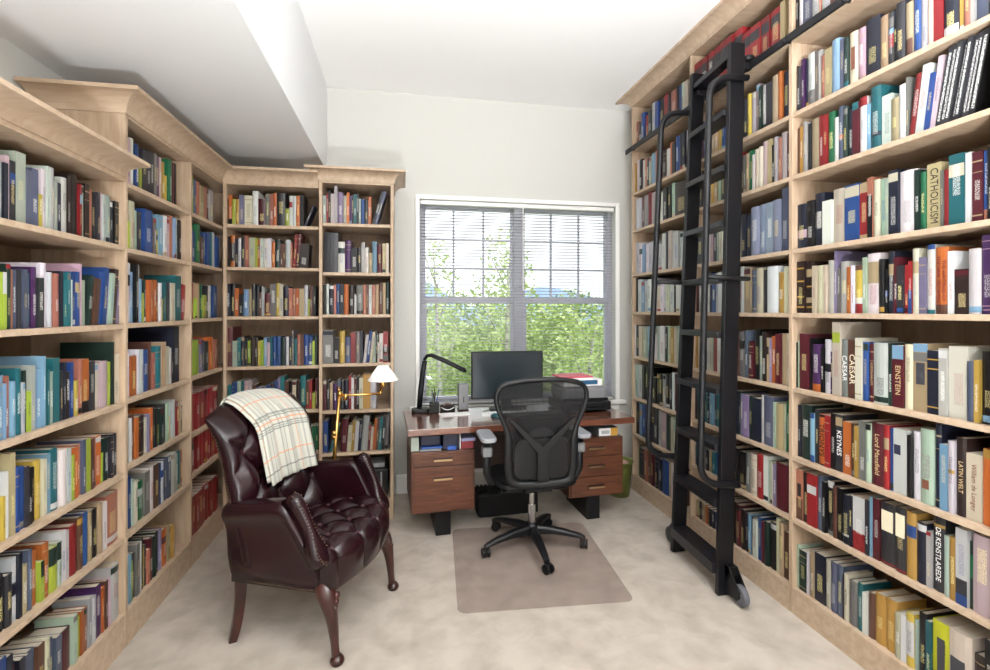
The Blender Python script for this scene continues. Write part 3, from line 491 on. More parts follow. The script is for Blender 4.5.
# bands on the spines that stand out: (bay, shelf, place) -> [(from, to, colour)]
BANDS = {}
for j in range(11): BANDS[('RM',0,j)] = [(.07,.2,'c'),(.62,.86,'c')]
for k, v in {('RN',1,4):[(0,.3,'A')],('RN',1,11):[(0,.14,'T')],('RN',1,12):[],('RN',1,16):[(.35,.6,'R'),(.6,.7,'L'),(.72,.9,'A')],('RN',1,19):[(0,.34,'n')],
 ('RN',1,24):[(0,.2,'W')],('RN',2,9):[(.4,.48,'O')],('RN',2,12):[(.86,1,'T')],('RN',2,13):[(.84,1,'R')],('RN',2,15):[(.2,.27,'N')],
 ('RN',3,0):[(.24,.42,'P')],('RN',3,2):[(.35,.65,'A')],('RN',3,5):[(.78,.97,'C')],('RN',3,6):[(.82,1,'t'),(.0,.08,'t')],('RN',3,7):[(.0,.7,'K')],('RN',3,11):[(.82,.95,'C')],
 ('RN',3,18):[(.68,.86,'C')],('RN',3,21):[(0,.16,'s')],
 ('RN',4,0):[(.1,.13,'u'),(.3,.33,'u'),(.6,.63,'u'),(.85,.88,'u')],('RN',4,1):[(.1,.13,'u'),(.2,.3,'t'),(.5,.53,'u'),(.7,.85,'t')],('RN',4,11):[(0,.2,'R'),(.2,.33,'W'),(.9,1,'n')],
 ('RN',4,13):[(.5,.86,'t')],('RN',4,15):[(.38,.5,'B')],('RN',4,20):[(.0,.45,'B')],('RN',4,23):[(0,.06,'T'),(.93,1,'B')],('RN',4,24):[(.0,.14,'n')],('RN',4,28):[(.92,.93,'P'),(.82,.83,'P'),(.1,.11,'P'),(.05,.06,'P')],
 ('RN',5,4):[(.0,.16,'O')],('RN',5,6):[(.4,.55,'K')],('RN',5,8):[(.72,.86,'l')],('RN',5,16):[(.78,1,'L')],('RN',5,18):[(.88,1,'L'),(.74,.87,'A')],('RN',5,19):[(.1,.12,'u'),(.7,.72,'u'),(.85,.87,'u')],
 ('RN',6,2):[(.0,.14,'B'),(.9,1,'B')],('RN',6,4):[(.0,.03,'K'),(.95,1,'K')],('RN',6,7):[(.8,.95,'t')],('RN',6,8):[],('RN',6,12):[(.9,1,'K')],('RN',6,22):[(.55,.6,'u')],('RN',6,25):[(.88,1,'u')],
 ('RN',7,0):[(0,.42,'n')],('RN',7,2):[(.62,.78,'W')],('RN',7,5):[(.88,1,'W'),(0,.08,'A')],('RN',7,8):[(.16,.2,'W')],('RN',7,10):[(.0,.34,'R'),(.34,1,'W')],('RN',7,14):[(.02,.05,'R')],('RN',7,15):[(.02,.05,'R')],('RN',7,18):[(.93,1,'R')],
 ('RN',7,19):[(.86,.9,'u')],('RN',7,22):[(.0,.14,'B'),(.14,.34,'c')],('RN',7,23):[(.45,.8,'G')],
 ('RN',8,0):[],('RN',8,18):[(.2,.85,'W')],('RN',8,20):[(.3,.34,'T')],('RN',8,14):[],('RN',8,15):[],('RN',8,22):[],('RN',8,23):[]}.items(): BANDS[k] = v
for k in (('LN',1,3),('LN',1,4)): BANDS[k] = [(.62,1,'W')]
BANDS[('LN',1,5)] = [(.93,1,'R')]; BANDS[('LN',0,15)] = []
for k in (('LN',4,10),('LN',4,12),('LN',4,13)): BANDS[k] = [(.6,1,'D')]
for k in (('LN',3,24),): BANDS[k] = [(.0,1,'l')]
BANDS[('LN',4,23)] = [(.06,.16,'W')]; BANDS[('LN',2,25)] = [(0,.22,'K')]; BANDS[('LN',4,5)] = [(.1,.3,'W'),(.4,.6,'N'),(.7,.9,'W')]
BANDS[('BL',1,1)] = [(.2,.76,'K')]; BANDS[('BL',0,1)] = [(0,.2,'K')]; BANDS[('BM',3,14)] = [(.3,.5,'K'),(.05,.25,'A')]; BANDS[('BM',5,8)] = [(.88,1,'R')]; BANDS[('RF',8,10)] = [(.15,.3,'K'),(.45,.6,'K'),(.75,.85,'K')]
# lettering that can be read: text, colour code, size relative to spine width, lines up or down, offset along the spine
TITLES = {('RN',3,15):('CATHOLICISM','K',.52), ('RN',5,9):('CAESAR','W',.62), ('RN',5,10):('CAESAR','C',.62), ('RN',5,16):('EINSTEIN','t',.42),
 ('RN',6,4):('TRIONYS','K',.62), ('RN',6,7):('KEYNES','W',.6), ('RN',6,13):('Lord Mansfield','t',.34), ('RN',6,19):('SPEER','A',.5), ('RN',4,24):('THE WRITINGS OF\nTHE NEW TESTAMENT','M',.26),
 ('RN',7,19):('DE KENSTLAREDE','W',.4), ('RN',6,24):('William de Longey','n',.3), ('RN',6,23):('LATIN WELT','t',.4)}
# panels on spines: (x0,x1,z0,z1 fractions, colour)
PANELS = {('RN',7,14):(.12,.82,.55,.88,'C'), ('RN',7,15):(.12,.88,.55,.9,'C'), ('RN',5,18):(.2,.8,.4,.72,'c'), ('RN',8,23):(.1,.72,.1,.6,'c'), ('RN',8,22):(.3,.7,.2,.75,'c'),
 ('RN',6,16):(.05,.55,.6,.75,'N'), ('RN',7,0):(.2,.75,.46,.72,'K'), ('RN',6,19):(.2,.7,.2,.32,'n'), ('RN',1,12):(.3,.75,.3,.72,'n')}
PMAT = {}
def pmat(code):
    if code not in PMAT: PMAT[code] = mat('print_'+PAL[code][1].replace(' ','_'), PAL[code][0], .5)
    return PMAT[code]
ORD = ['first','second','third','fourth','fifth','sixth','seventh','eighth','ninth','tenth','eleventh','twelfth','thirteenth','fourteenth','fifteenth','sixteenth','seventeenth','eighteenth','nineteenth','twentieth','twenty-first','twenty-second','twenty-third','twenty-fourth','twenty-fifth','twenty-sixth','twenty-seventh','twenty-eighth','twenty-ninth','thirtieth','thirty-first','thirty-second','thirty-third','thirty-fourth']
BAY = {'RN':'nearest bay, right bookcase','RM':'ladder bay, right bookcase','RF':'far bay, right bookcase','LN':'low left bookcase','LM':'first bay, tall left bookcase','LF':'corner bay, tall left bookcase','BL':'back corner bookcase','BM':'bookcase beside window'}
CUSTOM = {('RN',3,15):'tan book with large black capitals CATHOLICISM down its spine, fourth shelf, right bookcase',
 ('RN',5,9):'grey book with big white serif capitals, left one of two beside tall cream book',
 ('RN',5,10):'brown book with big pale serif capitals, right of the grey book lettered alike',
 ('RN',5,16):'maroon book with a small portrait panel above its lettering, right bookcase',
 ('RN',5,18):'wide tan book with a dark portrait on its spine and pale blue top edge',
 ('RN',4,24):'wide orange book about the New Testament, fifth shelf of the right bookcase',
 ('RN',5,8):'very tall cream book whose cover rises above its neighbours, right bookcase',
 ('RN',7,14):'charcoal boxed volume with cream spine label, left one of the pair',
 ('RN',7,15):'charcoal boxed volume with cream spine label, right one of the pair',
 ('RN',8,22):'bright yellow thick book with dark blocks on its spine, bottom shelf on the right',
 ('RN',8,23):'cream thick book with a grey picture on its spine, bottom right corner',
 ('RN',8,14):'thick mustard cloth volume, left one of the matching pair on the bottom shelf',
 ('RN',8,15):'thick mustard cloth volume, right one of the matching pair on the bottom shelf',
 ('RN',6,8):'plain bright orange book, seventh shelf, nearest bay of the right bookcase',
 ('RN',6,7):'charcoal book with white capitals on its spine, left of the plain orange book',
 ('RN',6,4):'orange book with big black lettering, seventh shelf of the right bookcase',
 ('RN',7,0):'mauve and brown book with a black round emblem against the upright, right bookcase',
 ('LN',2,29):'dark green spiral-bound book with a tall cover, third shelf of low left bookcase',
 ('LN',3,10):'tan spiral-bound pad leaning nowhere, fourth shelf of low left bookcase'}
CUSTOM.pop(('LN',3,10)); CUSTOM.pop(('LN',2,29))
ROTZ = {'R':-pi/2, 'L':pi/2, 'B':0.}
rest = BookBuf(); used_labels = set(); nind = 0
def size_word(w, h):
    if h > .268: return 'tall '
    if h < .172: return 'short '
    if w > .036: return 'thick '
    if w < .0145: return 'slim '
    return ''
for (bay, idx, zb, s) in BOOKS:
    side = bay[0]
    L = []
    for e in s.split(';'):
        star = e[0] == '*'; e = e.lstrip('*'); q = e.split(' ')
        L.append((star, q[0], int(q[1])/1000, int(q[2])/10000, int(q[3])/1000, int(q[4])/1000, radians(int(q[5])) if len(q) > 5 else 0.))
    codes = [q[1] for q in L]
    for j, (star, code, p, w, h, d, tl) in enumerate(L):
        key = (bay, idx, j); rnd = random.Random(hash((bay == 'RN', ord(bay[1]), ord(bay[0]), idx, j)) & 0xffff)
        rnd = random.Random(ord(bay[0])*7919 + ord(bay[1])*104729 + idx*1301 + j*37)
        setb = .018 + rnd.uniform(0, .012)
        if (bay, idx, j) == ('RN',8,22): code = 'y'
        if side == 'R': loc = Vector((XR+setb, p, zb+.0005))
        elif side == 'L': loc = Vector((XL-setb, p, zb+.0005))
        elif bay == 'BL': loc = Vector((p, YB+setb, zb+.0005))
        else: loc = Vector((p, YM+setb, zb+.0005))
        loc.z += w*sin(tl)
        rot = Euler((0, tl, ROTZ[side]))
        if not star:
            add_book(rest, w, h, d, code, key, Matrix.Translation(loc) @ rot.to_matrix().to_4x4(), rnd); continue
        buf = BookBuf(); I = Matrix.Identity(4)
        t, y0, ins = add_book(buf, w, h, d, code, key, I, rnd, pages=False)
        o = buf.build('book'); o.location = loc; o.rotation_euler = rot; nind += 1
        pb = BookBuf(); page_block(pb, w, h, d, t, y0, ins, I); pb.build('page_block', o)
        if key in TITLES:
            tx, tcd, rel = TITLES[key]
            me = text_mesh(tx, w*rel*1.55); me.materials.clear(); me.materials.append(pmat(tcd))
            xsz = max(v.co.x for v in me.vertices)-min(v.co.x for v in me.vertices)
            sc = min(1., h*(.62 if key == ('RN',5,16) else .84)/xsz)
            to = bpy.data.objects.new('title_lettering', me); to.location = (w/2, -.0004, h*(.44 if key == ('RN',5,16) else .5)); to.rotation_euler = (pi/2, pi/2, 0); to.scale = (sc, 1, 1)
            link(to, o)
        if key in PANELS:
            x0, x1, z0, z1, pc = PANELS[key]
            obj('spine_label', B(x0*w, x1*w, -.0006, .0045, z0*h, z1*h), pmat(pc), o)
        # label
        cw = PAL[code][1]; bn = BAY[bay]; sw = size_word(w, h); ln = 'leaning ' if tl else ''
        shelf = ORD[idx]+' shelf down'
        cand = []
        if key in CUSTOM: cand.append(CUSTOM[key])
        if codes.count(code) == 1: cand.append('the only %s book, %s, %s' % (cw, shelf, bn))
        same = [(size_word(q[3], q[4]), q[1]) for q in L].count((sw, code))
        if same == 1: cand.append('%s%s%s book, one alike, %s, %s' % (ln, sw, cw, shelf, bn) if False else '%s%s%s book, %s, %s' % (ln, sw, cw, shelf, bn)) if sw else None
        if j > 0:
            pr = [(codes[k-1], codes[k]) for k in range(1, len(codes))]
            if pr.count((codes[j-1], code)) == 1 and codes[j-1] != code:
                cand.append('%s%s%s book right of %s one, %s, %s' % (ln, sw, cw, PAL[codes[j-1]][1], ORD[idx]+' shelf', bn))
        cand.append('%s%s%s book, %s from left, %s shelf, %s' % (ln, sw, cw, ORD[j], ORD[idx], bn))
        for c_ in cand:
            if c_ and 4 <= len(c_.split()) <= 16 and c_ not in used_labels: break
        used_labels.add(c_)
        tag(o, c_, 'book', 'books on the %s shelf of the %s' % (ORD[idx], bn))
ro = rest.build('shelved_books'); tag(ro, 'rows of smaller and farther books filling the shelves of all bookcases', 'books', None, 'stuff')
# ------------------------------------------------------------------ library ladder and rail
RAILX = 1.868
rl = thing('ladder_rail', 'long black metal rail fixed along the high shelf of the right bookcase', 'rail', (RAILX, 0, 2.835))
obj('rail_bar', B(-.006, .006, 1.79, 3.90, -.02, .02), BLACKM, rl, bevel=.003)
for y in (1.80, 2.13, 2.992, 3.80):
    bm = bmesh.new(); tube(bm, [(.006,y,-.004),(XR-RAILX+.002 ,y,-.004)], .008, 8); sphere(bm, (-.007,y,-.004), .011, 8, 6, (.5,1,1))
    obj('bracket', bm, BLACKM, rl, smooth=True)
ld = thing('library_ladder', 'tall black rolling library ladder with curved handrails leaning on the right bookcase', 'ladder', (1.67,2.55,0))
O = Vector((1.67,2.55,0))
def lp(x, y, z): return Vector((x,y,z))-O
near = (lp(1.666,2.325,.004), lp(1.772,2.365,2.935)); far = (lp(1.684,2.794,.004), lp(1.808,2.775,2.965))
def stile(a, b, name):
    bm = bmesh.new(); hx, hy = .043, .015
    A = [bm.verts.new((a.x+sx*hx, a.y+sy*hy, a.z)) for sx, sy in ((-1,-1),(1,-1),(1,1),(-1,1))]
    D = [bm.verts.new((b.x+sx*hx, b.y+sy*hy, b.z)) for sx, sy in ((-1,-1),(1,-1),(1,1),(-1,1))]
    bm.faces.new(A[::-1]); bm.faces.new(D)
    for i in range(4): bm.faces.new((A[i],A[(i+1)%4],D[(i+1)%4],D[i]))
    return obj(name, bm, BLACKW, ld, bevel=.003)
stile(near[0], near[1], 'stile'); stile(far[0], far[1], 'stile')
def at(s, z):
    f = (z-s[0].z)/(s[1].z-s[0].z); return s[0].lerp(s[1], f)
for i, z in enumerate([.135,.47,.765,1.065,1.365,1.665,1.965,2.265,2.565,2.88]):
    a, b = at(near, z), at(far, z); bm = bmesh.new(); hx = .055 if i < 9 else .03; th = .016 if i else .03
    P = []
    for (p, e) in ((a, .0155), (b, -.0155)):
        P.append([bm.verts.new((p.x+sx*hx-.006, p.y+e, p.z+sz*th)) for sx, sz in ((-1,-1),(1,-1),(1,1),(-1,1))])
    bm.faces.new(P[0][::-1]); bm.faces.new(P[1])
    for k in range(4): bm.faces.new((P[0][k],P[0][(k+1)%4],P[1][(k+1)%4],P[1][k]))
    obj('tread' if i < 9 else 'top_bar', bm, GROOVE, ld, bevel=.003)
for (s, dy) in ((near, -.0), (far, .0)):
    zt, zb, off = 2.74, .60, (-.175 if s is near else -.215)
    a, b = at(s, zt), at(s, zb)
    ya = -.031 if s is near else .031
    path = rpath([(a.x+.05, a.y+ya, zt), (a.x+off, a.y+ya, zt-.015), (b.x+off, b.y+ya, zb+.0), (b.x+.05, b.y+ya, zb-.02)], .12, 8)
    bm = bmesh.new(); tube(bm, path, .0175, 10)
    hr = obj('handrail', bm, BLACKM, ld, smooth=True)
    m = at(s, 1.675)
    bm = bmesh.new(); tube(bm, [(m.x+off, m.y+ya, 1.675), (m.x+.085, m.y+ya, 1.665)], .012, 8)
    obj('stand_off', bm, BLACKM, hr, smooth=True)
    # roller carriage that runs on the rail
    bm = bmesh.new(); q = at(s, 2.86)
    box(bm, q.x-.02, RAILX-O.x+.012, q.y+(.016 if s is near else -.05), q.y+(.05 if s is near else -.016), 2.815, 2.85)
    lathe(bm, [(.03,-.012),(.034,-.006),(.034,.006),(.03,.012)], 16, (RAILX-O.x, q.y+(.034 if s is near else -.034), 2.877))
    obj('roller', bm, BLACKM, ld, bevel=.002)
    sg = -1 if s is near else 1
    # wheel and its fork at the foot, outboard of the stile
    c = Vector((s[0].x+.02, s[0].y+sg*.11, .054))
    bm = bmesh.new()
    prism(bm, [(s[0].y+sg*.016, .02), (s[0].y+sg*.016, .17), (s[0].y+sg*.05, .17), (c.y+sg*.02, .075), (c.y+sg*.0, .03)], 'x', c.x-.024, c.x-.019)
    prism(bm, [(s[0].y+sg*.016, .02), (s[0].y+sg*.016, .17), (s[0].y+sg*.05, .17), (c.y+sg*.02, .075), (c.y+sg*.0, .03)], 'x', c.x+.019, c.x+.024)
    box(bm, c.x-.024, c.x+.024, min(s[0].y+sg*.016, s[0].y+sg*.05), max(s[0].y+sg*.016, s[0].y+sg*.05), .12, .165)
    fk = obj('wheel_fork', bm, BLACKM, ld)
    bm = bmesh.new()
    lathe(bm, [(.02,-.016),(.046,-.016),(.052,-.009),(.052,.009),(.046,.016),(.02,.016)], 24)
    wq = obj('wheel', bm, GREYT, ld, smooth=False, loc=c, rot=(0,pi/2,0), bevel=.002)
    bm = bmesh.new(); lathe(bm, [(.016,-.0185),(.016,.0185)], 14); obj('hub', bm, BLACKP, wq)
# ------------------------------------------------------------------ leather armchair
AC = thing('armchair', 'oxblood leather button-tufted armchair with brass nailheads and carved wooden legs', 'armchair', (-.429,2.552,0), radians(-23))
def puff(p, q): return (abs(sin(pi*p)*sin(pi*q)))**.42
def tuft(a, b, da, db):
    """diamond buttoning: buttons at (i*da, j*db) with i+j even"""
    return puff((a/da+b/db)/2, (a/da-b/db)/2)
NS, NT = 80, 72
ZB0 = .36
def back_hw(t): return .296+.027*t
def back_mid(s, t):
    y = s*back_hw(t)
    zt = 1.062-.045*abs(s)**2.0
    z = ZB0+(zt-ZB0)*t
    x = -.195-.145*t**1.1 + .055*s*s
    if t > .85: x -= .05*(t-.85)/.15
    return x, y, z
def back_T(s, t):
    e = max(0, 1-abs(s)**9)**.5*max(0, 1-max(0, (t-.70)/.30)**4)**.5*max(0, 1-max(0,(.1-t)/.1)**4)**.5
    return .062*e, e
bm = bmesh.new(); fr = []; rr = []
DA, DB_ = .115, .125
for j in range(NT+1):
    t = j/NT; a = []; c = []
    for i in range(NS+1):
        s = -1+2*i/NS; s = sin(s*pi/2)*.35+s*.65
        x, y, z = back_mid(s, t); Tk, e = back_T(s, t)
        pf = tuft(y, z-.60, DA, DB_)
        m = min(1, max(0, (1-abs(s))*5))*min(1, max(0, (1-t)*5))
        dx = (.062*pf-.024)*m*e
        a.append(bm.verts.new((x+Tk+dx, y, z+dx*.15)))
        edge = i in (0, NS) or j == NT or j == 0
        c.append(a[-1] if edge else bm.verts.new((x-Tk*.8, y, z)))
    fr.append(a); rr.append(c)
for j in range(NT):
    for i in range(NS):
        bm.faces.new((fr[j][i],fr[j][i+1],fr[j+1][i+1],fr[j+1][i]))
        q = (rr[j][i],rr[j+1][i],rr[j+1][i+1],rr[j][i+1])
        if len(set(q)) == 4: bm.faces.new(q)
        elif len(set(q)) == 3: bm.faces.new(list(dict.fromkeys(q)))
backo = obj('back', bm, LEATHER, AC, smooth=True)
for j in range(0, 4):
    for i in range(-2, 3):
        if (i+j) % 2: continue
        y, z = i*DA, .60+j*DB_
        t = (z-ZB0)/(1.04-ZB0); s = y/back_hw(t)
        if abs(s) > .9 or t > .95: continue
        x, _, _ = back_mid(s, t); Tk, e = back_T(s, t)
        bm = bmesh.new(); sphere(bm, (x+Tk-.019, y, z), .0125, 10, 6, (.6,1,1)); obj('button', bm, LEATHER_B, backo, smooth=True)
# seat: profile over the top and down the front
HY = .292
bm = bmesh.new(); NP, NV = 80, 78; rows = []
prof = [(-.22,.435)] + [(-.22+.41*k/16, .435+.055*sin(pi*.60*k/16)) for k in range(1,17)]
prof += [(.19+.075*sin(a*pi/16), .488-.005-.070*(1-cos(a*pi/16))) for a in range(1,9)] + [(.268,.37),(.266,.34),(.262,.305),(.255,.292)]
cum = [0]
for k in range(1, len(prof)): cum.append(cum[-1]+sqrt((prof[k][0]-prof[k-1][0])**2+(prof[k][1]-prof[k-1][1])**2))
Ltot = cum[-1]
def pr(sv):
    for k in range(1, len(prof)):
        if sv <= cum[k]+1e-9:
            f = (sv-cum[k-1])/(cum[k]-cum[k-1]); return (prof[k-1][0]+(prof[k][0]-prof[k-1][0])*f, prof[k-1][1]+(prof[k][1]-prof[k-1][1])*f), (prof[k][0]-prof[k-1][0], prof[k][1]-prof[k-1][1])
    return prof[-1], (0,-1)
SA, SB = .082, .088
def bowf(x, y): return .055*(1-(y/HY)**2)*max(0, min(1, (x+.1)/.3))
SEND = SB*5+.02
for a in range(NP+1):
    sv = Ltot*a/NP; (x, z), (tx, tz) = pr(sv); l = sqrt(tx*tx+tz*tz); nx, nz = -tz/l, tx/l
    row = []
    for b in range(NV+1):
        y = -HY+2*HY*b/NV
        if sv < SEND: pf = tuft(sv-.02, y, SB, SA)
        else: pf = abs(cos(pi*y/(2*SA)))**.42
        fade = min(1, max(0, (Ltot-sv)/.10))*min(1, (1-abs(y)/HY)*7)
        d = (.034*pf-.014)*fade
        row.append(bm.verts.new((x+bowf(x,y)+nx*d, y, z+nz*d)))
    rows.append(row)
for a in range(NP):
    for b in range(NV): bm.faces.new((rows[a][b],rows[a+1][b],rows[a+1][b+1],rows[a][b+1]))
und = [[bm.verts.new((-.22, -HY+2*HY*b/NV, .292)) for b in range(NV+1)]]
for b in range(NV):
    bm.faces.new((rows[0][b],rows[0][b+1],und[0][b+1],und[0][b])); bm.faces.new((rows[-1][b+1],rows[-1][b],und[0][b],und[0][b+1]))
for e in (0, NV):
    bm.faces.new([rows[a][e] for a in range(NP+1)] + [und[0][e]])
seat = obj('seat', bm, LEATHER, AC, smooth=True)
for i in range(-3, 4):
    for j in range(0, 6):
        if (i+j) % 2: continue
        y, sv = i*SA, .02+j*SB
        if sv > SEND+.01 or abs(y) > .25 or sv < .03: continue
        (x, z), (tx, tz) = pr(sv); l = sqrt(tx*tx+tz*tz)
        bm = bmesh.new(); sphere(bm, (x+bowf(x,y)+tz/l*.010, y, z-.008*tx/l), .0105, 10, 6); obj('button', bm, LEATHER_B, seat, smooth=True)
# arms
def nails(pts, name, par, r=.0034):
    bm = bmesh.new()
    pts = [Vector(p) for p in pts]
    for k in range(len(pts)-1):
        L = (pts[k+1]-pts[k]).length; n = max(1, int(L/.0125))
        for i in range(n): sphere(bm, pts[k].lerp(pts[k+1], i/n), r, 6, 4)
    return obj(name, bm, NAIL, par, smooth=True)
def ztop(u):
    if u <= .07: return .645+.045*min(1,(u+.28)/.35)
    if u <= .19: return .69-.215*((u-.07)/.12)**1.1
    return .475-.05*(u-.19)/.03
def yin(u): return .258-.018*max(0,(-u)/.28)          # the arms close in a little towards the back
U = [-.255,-.22,-.17,-.11,-.04,.03,.075,.10,.12,.14,.16,.175,.19,.205,.218]
for sg in (-1, 1):
    bm = bmesh.new(); secs = []
    for u in U:
        zt = ztop(u); roll = .028 if u < .08 else max(0, .028*(.2-u)/.12); y0 = yin(u)
        sec = [(.0,.295),(.0,max(.31,zt-.06)),(-.004-roll*.1,zt-.02),(.010,zt-.003),(.032+roll*.5,zt),(.056+roll,zt-.012),(.066+roll,zt-.036),(.060+roll*.8,zt-.072),(.048,max(.34,zt-.105)),(.044,min(.40,zt-.07)),(.040,.295)]
        secs.append([bm.verts.new((u, sg*(y0+y), z)) for y, z in sec])
    n = len(secs[0])
    for i in range(len(U)-1):
        for k in range(n): bm.faces.new((secs[i][k],secs[i][(k+1)%n],secs[i+1][(k+1)%n],secs[i+1][k]))
    bm.faces.new(secs[0]); bm.faces.new(secs[-1][::-1])
    ao = obj('arm', bm, LEATHER, AC, smooth=True, subd=1)
    # facing panel that sweeps from the roll down to a rounded paddle
    cl = [(.072,.303,.700,.020),(.098,.303,.688,.027),(.118,.302,.660,.026),(.136,.300,.620,.021),(.153,.298,.580,.018),(.170,.296,.540,.021),(.188,.294,.500,.030),(.205,.294,.470,.038),(.219,.294,.447,.037),(.228,.294,.425,.028),(.232,.294,.412,.012)]
    cl = [(u+.017, y+.006, z+.010, h_*(1.12 if z > .52 else 1.28)) for u, y, z, h_ in cl]
    bm = bmesh.new(); L = []
    for (u, y, z, hwid) in cl:
        row = []
        for k in range(9):
            f = -1+2*k/8; b = (1-f*f)
            row.append(bm.verts.new((u+.013*b+.004, sg*(y+hwid*f), z+.009*b)))
        L.append(row)
    back = []
    for (u, y, z, hwid) in cl: back.append([bm.verts.new((u-.035, sg*(y+hwid*f*.9), z-.03)) for f in (-1,1)])
    for i in range(len(cl)-1):
        for k in range(8): bm.faces.new((L[i][k],L[i][k+1],L[i+1][k+1],L[i+1][k]))
        bm.faces.new((L[i][0],L[i+1][0],back[i+1][0],back[i][0])); bm.faces.new((L[i][8],L[i+1][8],back[i+1][1],back[i][1])); bm.faces.new((back[i][0],back[i+1][0],back[i+1][1],back[i][1]))
    bm.faces.new(L[0]+[back[0][1],back[0][0]]); bm.faces.new(L[-1]+[back[-1][1],back[-1][0]])
    fo = obj('arm_facing', bm, LEATHER, ao, smooth=True)
    for f in (.74,):
        left = [(u+.004+.013*(1-f*f), sg*(y-hwid*f), z+.009*(1-f*f)+.001) for u, y, z, hwid in cl]; right = [(u+.004+.013*(1-f*f), sg*(y+hwid*f), z+.009*(1-f*f)+.001) for u, y, z, hwid in cl]
        nails(left+right[::-1], 'nailhead_trim', fo, .0028)
    nails([(u, sg*(yin(u)+.0405), .303) for u in (-.225,-.15,-.05,.05,.15,.217)], 'nailhead_trim', ao)
nails([(.258+.055*(1-(y/HY)**2), y, .302) for y in [-HY+2*HY*k/24 for k in range(25)]], 'nailhead_trim', seat)
for sg in (-1, 1):
    pts = []
    for k in range(25):
        t = .42+.5*k/24; x, y, z = back_mid(sg*.985, t); pts.append((x-.014, y*1.005, z))
    nails(pts, 'nailhead_trim', backo)
# legs
for sg in (-1, 1):
    bm = bmesh.new()
    tube(bm, bez((.205,sg*.255,.318),(.275,sg*.300,.27),(.275,sg*.278,.13),(.288,sg*.286,.022), 14), [.036,.042,.044,.042,.038,.034,.030,.027,.024,.022,.020,.018,.0175,.0175,.02], 12)
    lathe(bm, [(.012,0),(.026,.003),(.031,.014),(.028,.026),(.016,.04)], 16, (.294,sg*.286,.0))
    for k in range(3): sphere(bm, (.276+.004*k, sg*(.262+.012*k), .275-.02*k), .017-.003*k, 10, 6)
    sphere(bm, (.250, sg*.222, .288), .02, 10, 6, (1,1.2,.8)); sphere(bm, (.255, sg*.235, .255), .014, 10, 6)
    obj('leg', bm, MAHOG, AC, smooth=True)
    bm = bmesh.new()
    tube(bm, bez((-.205,sg*.252,.31),(-.205,sg*.254,.2),(-.212,sg*.255,.1),(-.245,sg*.258,0), 10), [.036-.0012*k for k in range(11)], 4)
    obj('leg', bm, MAHOG, AC, bevel=.004)
# ------------------------------------------------------------------ plaid throw over the chair back
PLAID, nt, b = new_mat('plaid_wool')
uvn = nt.nodes.new('ShaderNodeUVMap'); uvn.uv_map = 'uv'
sx = nt.nodes.new('ShaderNodeSeparateXYZ'); nt.links.new(uvn.outputs['UV'], sx.inputs[0])
def stripes(axis, stops):
    """sum of thin stripes at given positions: (pos, half width)"""
    out = None
    for p, hwid in stops:
        s_ = nt.nodes.new('ShaderNodeMath'); s_.operation = 'COMPARE'; s_.inputs[1].default_value = p; s_.inputs[2].default_value = hwid
        nt.links.new(sx.outputs[axis], s_.inputs[0])
        if out is None: out = s_.outputs[0]
        else:
            m_ = nt.nodes.new('ShaderNodeMath'); m_.operation = 'MAXIMUM'; nt.links.new(out, m_.inputs[0]); nt.links.new(s_.outputs[0], m_.inputs[1]); out = m_.outputs[0]
    return out
def mixc(base, fac, col, k):
    m_ = nt.nodes.new('ShaderNodeMix'); m_.data_type = 'RGBA'; 
    f_ = nt.nodes.new('ShaderNodeMath'); f_.operation = 'MULTIPLY'; f_.inputs[1].default_value = k; nt.links.new(fac, f_.inputs[0])
    nt.links.new(f_.outputs[0], m_.inputs['Factor'])
    if isinstance(base, tuple): m_.inputs['A'].default_value = base
    else: nt.links.new(base, m_.inputs['A'])
    m_.inputs['B'].default_value = lin(col); return m_.outputs['Result']
c_ = lin((192,191,180))
c_ = mixc(c_, stripes('X', [(.045,.004),(.075,.003),(.16,.004),(.19,.004),(.215,.003),(.33,.004),(.36,.003)]), (100,98,100), .45)
c_ = mixc(c_, stripes('X', [(.12,.003),(.28,.003),(.40,.003)]), (206,150,116), .7)
c_ = mixc(c_, stripes('Y', [(.08,.0045),(.30,.004),(.325,.0035),(.375,.0035),(.395,.004),(.62,.004),(.66,.004)]), (70,72,76), .58)
c_ = mixc(c_, stripes('Y', [(.16,.0035),(.35,.004),(.50,.0035),(.70,.003)]), (214,138,96), .8)
c_ = mixc(c_, stripes('Y', [(.312,.003),(.387,.003)]), (92,116,104), .6)
nt.links.new(c_, b.inputs['Base Color']); b.inputs['Roughness'].default_value = .95; b.inputs['Specular IOR Level'].default_value = .1; b.inputs['Sheen Weight'].default_value = .2
tcn = nt.nodes.new('ShaderNodeTexNoise'); tcn.inputs['Scale'].default_value = 900; bp = nt.nodes.new('ShaderNodeBump'); bp.inputs['Strength'].default_value = .35; bp.inputs['Distance'].default_value = .002
nt.links.new(tcn.outputs['Fac'], bp.inputs['Height']); nt.links.new(bp.outputs['Normal'], b.inputs['Normal'])
EDGEP = mat('throw_fringe_edge', (176,146,118), .95, var=.3, scale=60)
